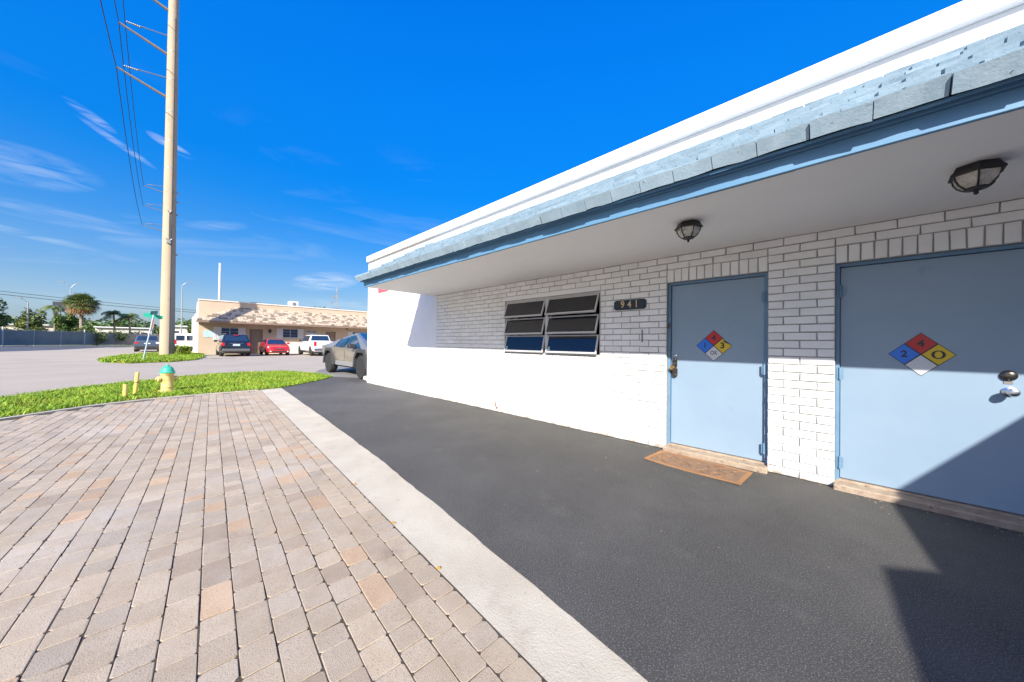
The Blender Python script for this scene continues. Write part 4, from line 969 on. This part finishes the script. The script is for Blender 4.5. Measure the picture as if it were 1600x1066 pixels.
# slate blue SUV left of the pole
e, _ = car('sport_utility_vehicle', 'slate blue sport utility vehicle on the road, left of the big concrete pole', 'car', (-52.3, -6.15, 0), math.pi, BLUEP,
    [(2.25, .38, .72, .80, .70), (2.12, .30, .78, .98, .90), (1.5, .28, .82, 1.08, .94), (-2.0, .28, .84, 1.10, .94), (-2.25, .36, .82, 1.08, .92), (-2.32, .42, .80, 1.0, .88)],
    (1.10, .40, -1.9, -2.22, 1.06, 1.68, .88, .70), dict(x=(1.38, -1.38), r=.36, w=.24, panes=3), RIM)
MB().box((-2.40, -.86, .40), (-2.26, .86, .58)).build('rear_bumper', TRIMB, e, bevel=.03)
for s_ in (-1, 1): MB().box((-2.34, s_*.72-.14, .84), (-2.22, s_*.72+.12, 1.0)).build('tail_light', LTCLR if s_ < 0 else LTRED, e, bevel=.02)
MB().box((-2.35, -.22, .80), (-2.335, .22, .92)).build('licence_plate', PLT, e)
# white van seen in the gap between the pole and the tan building
e = empty('parked_van', (-54.5, -3.35, 0), 'white van seen in the gap between the pole and the tan building', 'van', rz=math.pi)
b = MB(); b.prism([(-2.4, .4), (2.35, .4), (2.45, .95), (1.7, 1.15), (1.15, 1.95), (-2.35, 2.0)], -.88, .88, 'y'); b.build('body', VANP, e, bevel=.08, segs=2, smooth=True)
for s_ in (-1, 1):
    MB().box((-2.38 if 0 else -2.42, s_*.42-.33, 1.2), (-2.385, s_*.42+.33, 1.75)).build('rear_window', CARGL, e)
    MB().box((-2.43, s_*.80-.07, .8), (-2.36, s_*.80+.07, 1.3)).build('tail_light', LTRED, e)
    for x in (-1.5, 1.5): wheel(e, x, s_*.80, .34, .22, RIM, s_)
MB().box((-2.5, -.86, .36), (-2.38, .86, .55)).build('rear_bumper', TRIMB, e, bevel=.02)

# angular stainless pickup, its tail to the left and nose behind the white building
STN = mat('brushed_stainless', (.56, .49, .40), (.62, .545, .45), 2.0, .30, metal=.8, bump=.02, bscale=8, stretch=(.4, 1, 6))
e = empty('angular_pickup', (-13.28, 1.18, 0), 'angular bare stainless steel pickup truck at the corner of the white building', 'pickup truck')
hw = .95
lo = MB()
# lower body, wheel openings cut as straight-sided arches
prof = [(-2.44, .50), (-2.55, .78), (-2.60, 1.10), (2.38, .98), (2.50, .84), (2.42, .46),
        (2.22, .46), (2.14, .70), (1.98, .90), (1.42, .92), (1.20, .70), (1.12, .40),
        (-1.12, .40), (-1.20, .70), (-1.40, .93), (-1.98, .92), (-2.16, .70), (-2.24, .50)]
n = len(prof); wid = [(.86 if z < .6 else .93 if z < .9 else hw) for x, z in prof]
lo.add([(x, -w_, z) for (x, z), w_ in zip(prof, wid)]+[(x, w_, z) for (x, z), w_ in zip(prof, wid)], [tuple(range(n)), tuple(range(n, 2*n))[::-1]]+[(i, (i+1) % n, n+(i+1) % n, n+i) for i in range(n)])
lo.build('body', STN, e, bevel=.008)
up_ = MB()
v_ = [(-2.60, -hw, 1.101), (2.38, -hw, .981), (2.38, hw, .981), (-2.60, hw, 1.101), (-2.58, -.84, 1.125), (.42, -.62, 1.615), (2.30, -.84, 1.01), (2.30, .84, 1.01), (.42, .62, 1.615), (-2.58, .84, 1.125)]
up_.add(v_, [(0, 1, 6, 5, 4), (2, 3, 9, 8, 7), (4, 5, 8, 9), (5, 6, 7, 8), (1, 2, 7, 6), (3, 0, 4, 9), (0, 3, 2, 1)])
up_.build('upper_shell', STN, e)
for s_ in (-1, 1):
    c = [(-2.60, s_*hw, 1.101), (2.38, s_*hw, .981), (.42, s_*.62, 1.615)]
    A, B, T = Vector(c[0]), Vector(c[1]), Vector(c[2]); nn = (B-A).cross(T-A).normalized(); nn = nn if nn.y*s_ > 0 else -nn
    def pt(x, f): # x along, f fraction up to the roof line
        base_ = A.lerp(B, (x+2.60)/4.98)
        top_ = A.lerp(T, (x+2.60)/3.02) if x < .42 else T.lerp(B, (x-.42)/1.96)
        return base_.lerp(top_, f)
    for nm, P_ in (('rear_side_window', [(-.95, .12), (-.02, .10), (-.02, .86), (-.62, .80)]), ('front_side_window', [(.06, .10), (1.62, .12), (.50, .88), (.06, .87)])):
        a = [pt(*q)+nn*.002 for q in P_]; b_ = [pt(*q)+nn*.010 for q in P_]; k = len(a)
        MB().add([tuple(v) for v in a+b_], [tuple(range(k))[::-1], tuple(range(k, 2*k))]+[(i, (i+1) % k, k+(i+1) % k, k+i) for i in range(k)]).build(nm, mat('blue_tinted_glass', (.01, .05, .11), rough=.03, spec=1), e)
    a = [pt(*q)+nn*.003 for q in [(-1.08, .03), (-.98, .03), (-.62, .93), (-.70, .93)]]; b_ = [p+nn*.012 for p in a]
    MB().add([tuple(v) for v in a+b_], [(3, 2, 1, 0), (4, 5, 6, 7)]+[(i, (i+1) % 4, 4+(i+1) % 4, 4+i) for i in range(4)]).build('pillar_trim', TRIMB, e)
    # black angular wheel-arch flares
    for xc in (-1.675, 1.675):
        O = [(-.62, .38), (-.52, .78), (-.30, 1.02), (.32, 1.02), (.54, .78), (.62, .38)]; I = [(-.50, .38), (-.43, .70), (-.24, .91), (.25, .91), (.44, .70), (.50, .38)]
        n_ = 6; y0_, y1_ = s_*.90, s_*1.0
        vv = [(xc+x, y, z) for y in (y0_, y1_) for P_ in (O, I) for x, z in P_]
        fs = []
        for i in range(n_-1): fs += [(i, i+1, n_+i+1, n_+i), (2*n_+i, 2*n_+i+1, 3*n_+i+1, 3*n_+i), (i, i+1, 2*n_+i+1, 2*n_+i), (n_+i, n_+i+1, 3*n_+i+1, 3*n_+i)]
        fs += [(0, n_, 3*n_, 2*n_), (n_-1, 2*n_-1, 4*n_-1, 3*n_-1)]
        MB().add(vv, fs).build('wheel_arch_flare', mat('grey_plastic_flare', (.045, .047, .052), rough=.6), e)
        wheel(e, xc, s_*.84, .405, .27, DRIM, s_)
    MB().box((-1.05, s_*.80-.10, .36), (1.05, s_*.80+.11, .52)).build('rocker_panel', mat('rocker_grey', (.22, .22, .22), rough=.55), e, bevel=.01)
    MB().prism([(.95, 1.06), (1.22, 1.05), (1.20, 1.20), (1.0, 1.19)], s_*.94, s_*1.16, 'y').build('mirror', TRIMB, e, bevel=.02)
    for xd in (-1.02, .10, 1.15):
        MB().box((xd-.004, s_*.945, .55), (xd+.004, s_*.953, 1.0)).build('door_seam', TRIMB, e)
MB().box((-2.30, -.78, .30), (2.30, .78, .95)).build('underbody', TRIMB, e)
face_panel('windshield', mat('blue_tinted_glass', (.01, .05, .11)), e, ((2.30, -.84, 1.01), (2.30, .84, 1.01), (.42, .62, 1.615), (.42, -.62, 1.615)), .06, .94, .25, .96)
face_panel('bed_cover', mat('cover_grey', (.30, .31, .33), rough=.35, metal=.6), e, ((-2.58, .84, 1.125), (-2.58, -.84, 1.125), (.42, -.62, 1.615), (.42, .62, 1.615)), .08, .92, .02, .62, th=.006)
MB().box((-2.72, -.80, .42), (-2.50, .80, .56)).build('rear_bumper', TRIMB, e, bevel=.02)
MB().box((-2.62, -.80, 1.02), (-2.585, .80, 1.06)).build('tail_light_bar', LTRED, e)
tag(MB().hexa([(-11.4, .22, 0), (-10.56, .12, 0), (-10.56, .30, 0), (-11.4, .40, 0), (-11.37, .24, .13), (-10.60, .14, .13), (-10.60, .28, .13), (-11.37, .38, .13)]).build('wheel_stop', STUCCO, bevel=.02), 'white concrete wheel stop at the corner of the white building', 'wheel stop')
e = MB().box((-33.4, -2.55, -.010), (-29.6, -2.43, -.006)).build('parking_line', YPAINT); e['kind'] = 'structure'

# ------------------------------------------------------------------ fence and things beyond
A_, B_ = Vector((-79.5, -28.7, 0)), Vector((-131, 3.8, 0)); Lf = (B_-A_).length; df = (B_-A_)/Lf; nf = Vector((-df.y, df.x, 0))
fe = empty('screened_fence', (-100, -15.7, 0), 'chain link fence with dark privacy screen along the far side of the road', 'fence')
npn = int(Lf/4)
for k in range(npn):
    a, b_ = A_+df*(k*4+.05), A_+df*(k*4+3.95); h = 2.52
    m_ = MB(); nseg = 4
    vv = []
    for i in range(nseg+1):
        p = a.lerp(b_, i/nseg)+nf*(.02*math.sin(i*1.9+k)); vv += [(p.x, p.y, .12), (p.x, p.y, h-.06+.02*math.sin(i*2.6+k))]
    vv2 = [(x+nf.x*.02, y+nf.y*.02, z) for x, y, z in vv]; off = len(vv)
    fs = []
    for i in range(nseg): fs += [(2*i, 2*i+2, 2*i+3, 2*i+1), (off+2*i, off+2*i+1, off+2*i+3, off+2*i+2), (2*i+1, 2*i+3, off+2*i+3, off+2*i+1), (2*i, off+2*i, off+2*i+2, 2*i+2)]
    under(m_.add(vv+vv2, fs).build('screen_panel', MESHD), fe)
    p = A_+df*(k*4); tall = 2.95 if k % 3 == 0 else 2.6
    under(MB().tube([(p.x+nf.x*.0, p.y, 0), (p.x, p.y, tall)], .09 if k % 3 == 0 else .045, 6).build('fence_post', POSTC), fe)
b = MB(); b.tube([tuple(A_+Vector((0, 0, 2.55))), tuple(B_+Vector((0, 0, 2.55)))], .035, 5); under(b.build('top_rail', STEEL), fe)

def leaves(name, m, lobes, n, size, parent, seed=1, flat=.5):
    r = random.Random(seed); b = MB()
    vol = [l[1][0]*l[1][1]*l[1][2] for l in lobes]; tot = sum(vol)
    for (c, rad), vv in zip(lobes, vol):
        k = int(n*vv/tot); tn = r.uniform(.75, 1.25)
        for _ in range(k):
            d = Vector((r.gauss(0, 1), r.gauss(0, 1), r.gauss(0, 1))).normalized(); q = r.random()**.38*(1+.12*math.sin(9*d.x+5*d.z)*math.cos(7*d.y))
            p = Vector((c[0]+d.x*rad[0]*q, c[1]+d.y*rad[1]*q, c[2]+d.z*rad[2]*q))
            a = Vector((r.gauss(0, 1), r.gauss(0, 1), r.gauss(0, flat))).normalized(); bb = a.cross(Vector((r.gauss(0, 1), r.gauss(0, 1), r.gauss(0, 1)))).normalized()
            s_ = size*r.uniform(.5, 1.3); t = tn*r.uniform(.6, 1.4)
            b.add([tuple(p-a*s_), tuple(p-bb*s_*.5), tuple(p+a*s_), tuple(p+bb*s_*.5)], [(0, 1, 2, 3)], (t*r.uniform(.9, 1.2), t, t*.9))
    return b.build(name, m, parent, tints=True)
def lobes_for(w, h, zc, k, seed):
    r = random.Random(seed); L_ = []
    for _ in range(k): L_.append(((r.uniform(-.6, .6)*w, r.uniform(-.6, .6)*w, zc+r.uniform(-.5, .5)*h), (w*r.uniform(.28, .5), w*r.uniform(.28, .5), h*r.uniform(.25, .42))))
    return L_
def tree(loc, w, h, label, seed, n=2600, size=.28, m=None, group=None):
    e = empty('broadleaf_tree', loc, label, 'tree', group); r = random.Random(seed)
    b = MB(); b.tube([(0, 0, 0), (.1, .05, h*.3), (.0, .1, h*.6)], [w*.07, w*.05, w*.03], 8)
    for k in range(6):
        a = k*1.05+r.random(); b.tube([(.05, .05, h*(.28+.05*k)), (math.cos(a)*w*.3, math.sin(a)*w*.3, h*(.5+.06*k)), (math.cos(a)*w*.5, math.sin(a)*w*.5, h*(.62+.05*k))], [w*.03, w*.02, w*.008], 6)
    b.build('trunk', BARK, e, smooth=True)
    leaves('crown', m or LEAFD, lobes_for(w, h*.62, h*.66, 13, seed), n, size, e, seed)
    return e
tree((-95, -24.9, 0), 2.9, 7.6, 'dense dark green tree at the far left edge beyond the fence', 4, 4200, .26)
tree((-112, -19.6, 0), 2.2, 6.4, 'broad bushy tree just left of the fan palm', 8, 3000, .24)
tree((-60, 12.2, 0), 1.5, 7.3, 'round tree top showing above the tan roof', 9, 1800, .2)
tree((-118, -24.6, 0), 2.4, 6.6, 'olive bushy tree below the single street lamp', 14, 2400, .26, LEAFP)
tree((-92, -1.2, 0), 2.0, 5.0, 'low bushy tree in the gap right of the big pole', 17, 1800, .24)
def fan_palm(loc, h, rad, label):
    e = empty('fan_palm', loc, label, 'palm tree'); r = random.Random(3)
    b = MB(); b.tube([(0, 0, 0), (.1, .05, h*.4), (0, 0, h*.97)], [.32, .27, .24], 10)
    for k in range(26):
        a = k*2.4; z = h*.62+k*h*.013; b.tube([(math.cos(a)*.2, math.sin(a)*.2, z), (math.cos(a)*.42, math.sin(a)*.42, z+.35)], .05, 4)
    b.build('trunk', PALMB, e)
    live, dead = MB(), MB()
    for k in range(210):
        u_ = k/210; el = math.asin(max(-1, min(1, .98-1.80*u_)))+r.gauss(0, .12); az = k*2.39996+r.gauss(0, .2)
        isd = el < -.38 or (el < .1 and r.random() < .35)
        d = Vector((math.cos(az)*math.cos(el), math.sin(az)*math.cos(el), math.sin(el))); L_ = rad*r.uniform(.45, .62)*(1 if not isd else .85)
        c = Vector((0, 0, h)); hub = c+d*L_; mb = dead if isd else live
        mb.tube([tuple(c), tuple(hub)], .03, 3); mb.t[-5:] = [(1, 1, 1)]*5
        sd_ = d.cross(Vector((0, 0, 1))); sd_ = (sd_ if sd_.length > .1 else Vector((1, 0, 0))).normalized(); upv = sd_.cross(d)
        t = r.uniform(.6, 1.35)
        for q in range(11):
            a = (q-5)/5*1.45; dd = (d*math.cos(a)+sd_*math.sin(a)+upv*r.uniform(-.12, .12)).normalized(); ll = rad*.52*r.uniform(.8, 1.1)*(1-.2*abs(a)/1.45)
            mid = hub+dd*ll*.6; tip = hub+dd*ll+Vector((0, 0, -ll*.32)); wd = (dd.cross(upv)).normalized()*.055
            mb.add([tuple(hub), tuple(mid-wd), tuple(tip), tuple(mid+wd)], [(0, 1, 2, 3)], (t, t, t*.9))
    live.build('crown', LEAFP, e, tints=True); dead.build('dead_fronds', LEAFDEAD, e, tints=True)
fan_palm((-108, -17.3, 0), 8.1, 2.75, 'round headed fan palm with browning lower fronds beyond the fence')
def feather_palm(loc, h, rad, label, seed):
    e = empty('coconut_palm', loc, label, 'palm tree', 'coconut palms beyond the fence'); r = random.Random(seed)
    MB().tube([(0, 0, 0), (.3, .2, h*.5), (.1, 0, h)], [.22, .16, .13], 8).build('trunk', PALMB, e)
    b = MB()
    for k in range(18):
        az = k*2.4+r.random()*.4; el = r.uniform(-.1, 1.2); L_ = rad*r.uniform(.8, 1.1); pts = []
        for i in range(9):
            t = i/8; pts.append(Vector((.1+math.cos(az)*math.cos(el)*L_*t, math.sin(az)*math.cos(el)*L_*t, h+math.sin(el)*L_*t-.75*L_*t*t)))
        b.tube([tuple(p) for p in pts], .03, 3); sv = Vector((-math.sin(az), math.cos(az), 0)); tn = r.uniform(.7, 1.3)
        for i in range(1, 9):
            for f_ in (0, .5):
                p = pts[i-1].lerp(pts[i], f_)
                for s_ in (-1, 1):
                    tip = p+sv*s_*rad*.30+Vector((0, 0, -rad*.16)); w_ = (pts[i]-pts[i-1])*.45
                    b.add([tuple(p), tuple(p+w_), tuple(tip+w_*.4)], [(0, 1, 2)], (tn, tn, tn))
    b.build('crown', LEAFP, e, tints=True)
feather_palm((-112, -13.5, 0), 6.9, 2.3, 'left of the two feathery palms left of the street sign', 2)
feather_palm((-112, -11.3, 0), 6.4, 2.5, 'right of the two feathery palms left of the street sign', 6)
feather_palm((-115, -21.6, 0), 7.6, 2.0, 'dark feathery palm between the single lamp and the fan palm', 12)
# far tree belt
b = []
r = random.Random(21)
for k in range(90):
    t = k/89; x = -195+r.uniform(-8, 8); y = -95+t*150; hh = 8.2+2.0*math.sin(k*.7)*.5+r.uniform(-.7, .9)
    b.append(((x, y, hh*.55), (3.5, 2.4, hh*.48)))
o = leaves('tree_belt', LEAFD, b, 30000, .55, None, 31); tag(o, 'distant mass of green trees along the horizon', 'trees', None, 'stuff')
o = leaves('hedge', LEAFP, [((-110-8*math.sin(k)+0, -40+k*2.3, 1.9+.5*math.sin(k*2.1)), (1.2, 1.6, 1.2+.4*math.sin(k*1.3))) for k in range(18)], 7000, .22, None, 33); tag(o, 'low ragged greenery behind the screened fence', 'shrubs', None, 'stuff')
# white low buildings beyond the fence
def shed(y0, y1, z, label, x=-122, bays=0):
    e = empty('warehouse', (x, y0, 0), label, 'building', 'low white buildings beyond the fence')
    MB().box((-12, 0, 0), (0, y1-y0, z)).build('wall', TANW, e); MB().box((-12.2, -.2, z), (.5, y1-y0+.2, z+.22)).build('roof', STUCCO, e)
    for k in range(bays):
        yy = (y1-y0)*(k+.3)/bays; MB().box((.005, yy, .3), (.05, yy+(y1-y0)*.35/bays, z-1.0)).build('window', CARGL, e)
shed(-37, -20.8, 4.0, 'long low white building left of the fan palm beyond the fence', -122, 7)
shed(-17.0, -8.2, 3.9, 'low white building behind the coconut palms', -122, 4)
shed(-5.5, 3.5, 4.2, 'low white building seen right of the big pole', -105, 3)
# street lamps
def lamp(loc, h, arms, label):
    e = empty('street_lamp', loc, label, 'street lamp'); MB().tube([(0, 0, 0), (0, 0, h)], [.13, .07], 8).build('pole', STEEL, e)
    for (dy, dz) in arms:
        MB().tube([(0, 0, h-.1), (0, dy*.55, h-.1+dz*.75), (0, dy, h-.1+dz)], .05, 6).build('arm', STEEL, e)
        s_ = 1 if dy > 0 else -1
        MB().prism([(dy-s_*.1, h-.16+dz), (dy+s_*.75, h-.10+dz), (dy+s_*.75, h-.02+dz), (dy-s_*.1, h+.0+dz)], -.14, .14, 'x').build('lamp_head', STEEL, e)
lamp((-128, -21.36, 0), 13.1, ((-.95, 1.4), (.9, 1.2)), 'double armed street lamp rising above the fan palm')
lamp((-97, -21.5, 0), 7.25, ((-.7, .75),), 'single armed street lamp left of the fan palm')
lamp((-100, -3.2, 0), 13.0, ((1.0, .85),), 'street lamp just right of the big pole')
e = empty('water_tank', (-99, -24.3, 0), 'small white tank on a stand at the far left edge', 'tank')
MB().lathe([(.34, 3.6), (.36, 4.7), (.20, 4.85)], n=14).build('tank', TANW, e, smooth=True); MB().tube([(0, 0, 0), (0, 0, 3.6)], .08, 6).build('stand', STEEL, e)
e = empty('billboard', (-122, -21.9, 0), 'dark backed billboard behind the trees left of the fan palm', 'billboard')
MB().box((-.15, -.95, 7.4), (.15, .95, 9.3)).build('panel', mat('dark_panel', (.05, .055, .07), rough=.7), e); MB().tube([(-.2, 0, 0), (-.2, 0, 8)], .12, 8).build('post', STEEL, e)
# croton bush at the foot of the pole
e = empty('croton_bush', (-36.2, -3.72, .0), 'yellow green leafy bush at the right foot of the big pole', 'bush'); b = MB(); r = random.Random(6)
for k in range(170):
    a = r.uniform(0, 6.28); el = r.uniform(.3, 1.5); L_ = r.uniform(.3, .62); bx, by = r.uniform(-.32, .32), r.uniform(-.32, .32); bz = r.uniform(0, .6)
    d = Vector((math.cos(a)*math.cos(el), math.sin(a)*math.cos(el), math.sin(el))); p = Vector((bx, by, bz)); s_ = Vector((-math.sin(a), math.cos(a), 0))*.06
    t = r.uniform(.5, 1.7); q = p+d*L_
    b.add([tuple(p), tuple(p+d*L_*.5-s_), tuple(q+Vector((0, 0, -L_*.2))), tuple(p+d*L_*.5+s_)], [(0, 1, 2, 3)], (t*r.uniform(.8, 1.3), t, t*.7))
b.build('foliage', LEAFY, e, tints=True)
b = MB()
for k in range(7): b.tube([(r.uniform(-.15, .15), r.uniform(-.15, .15), 0), (r.uniform(-.3, .3), r.uniform(-.3, .3), .7)], .015, 4)
b.build('stem', BARK, e)
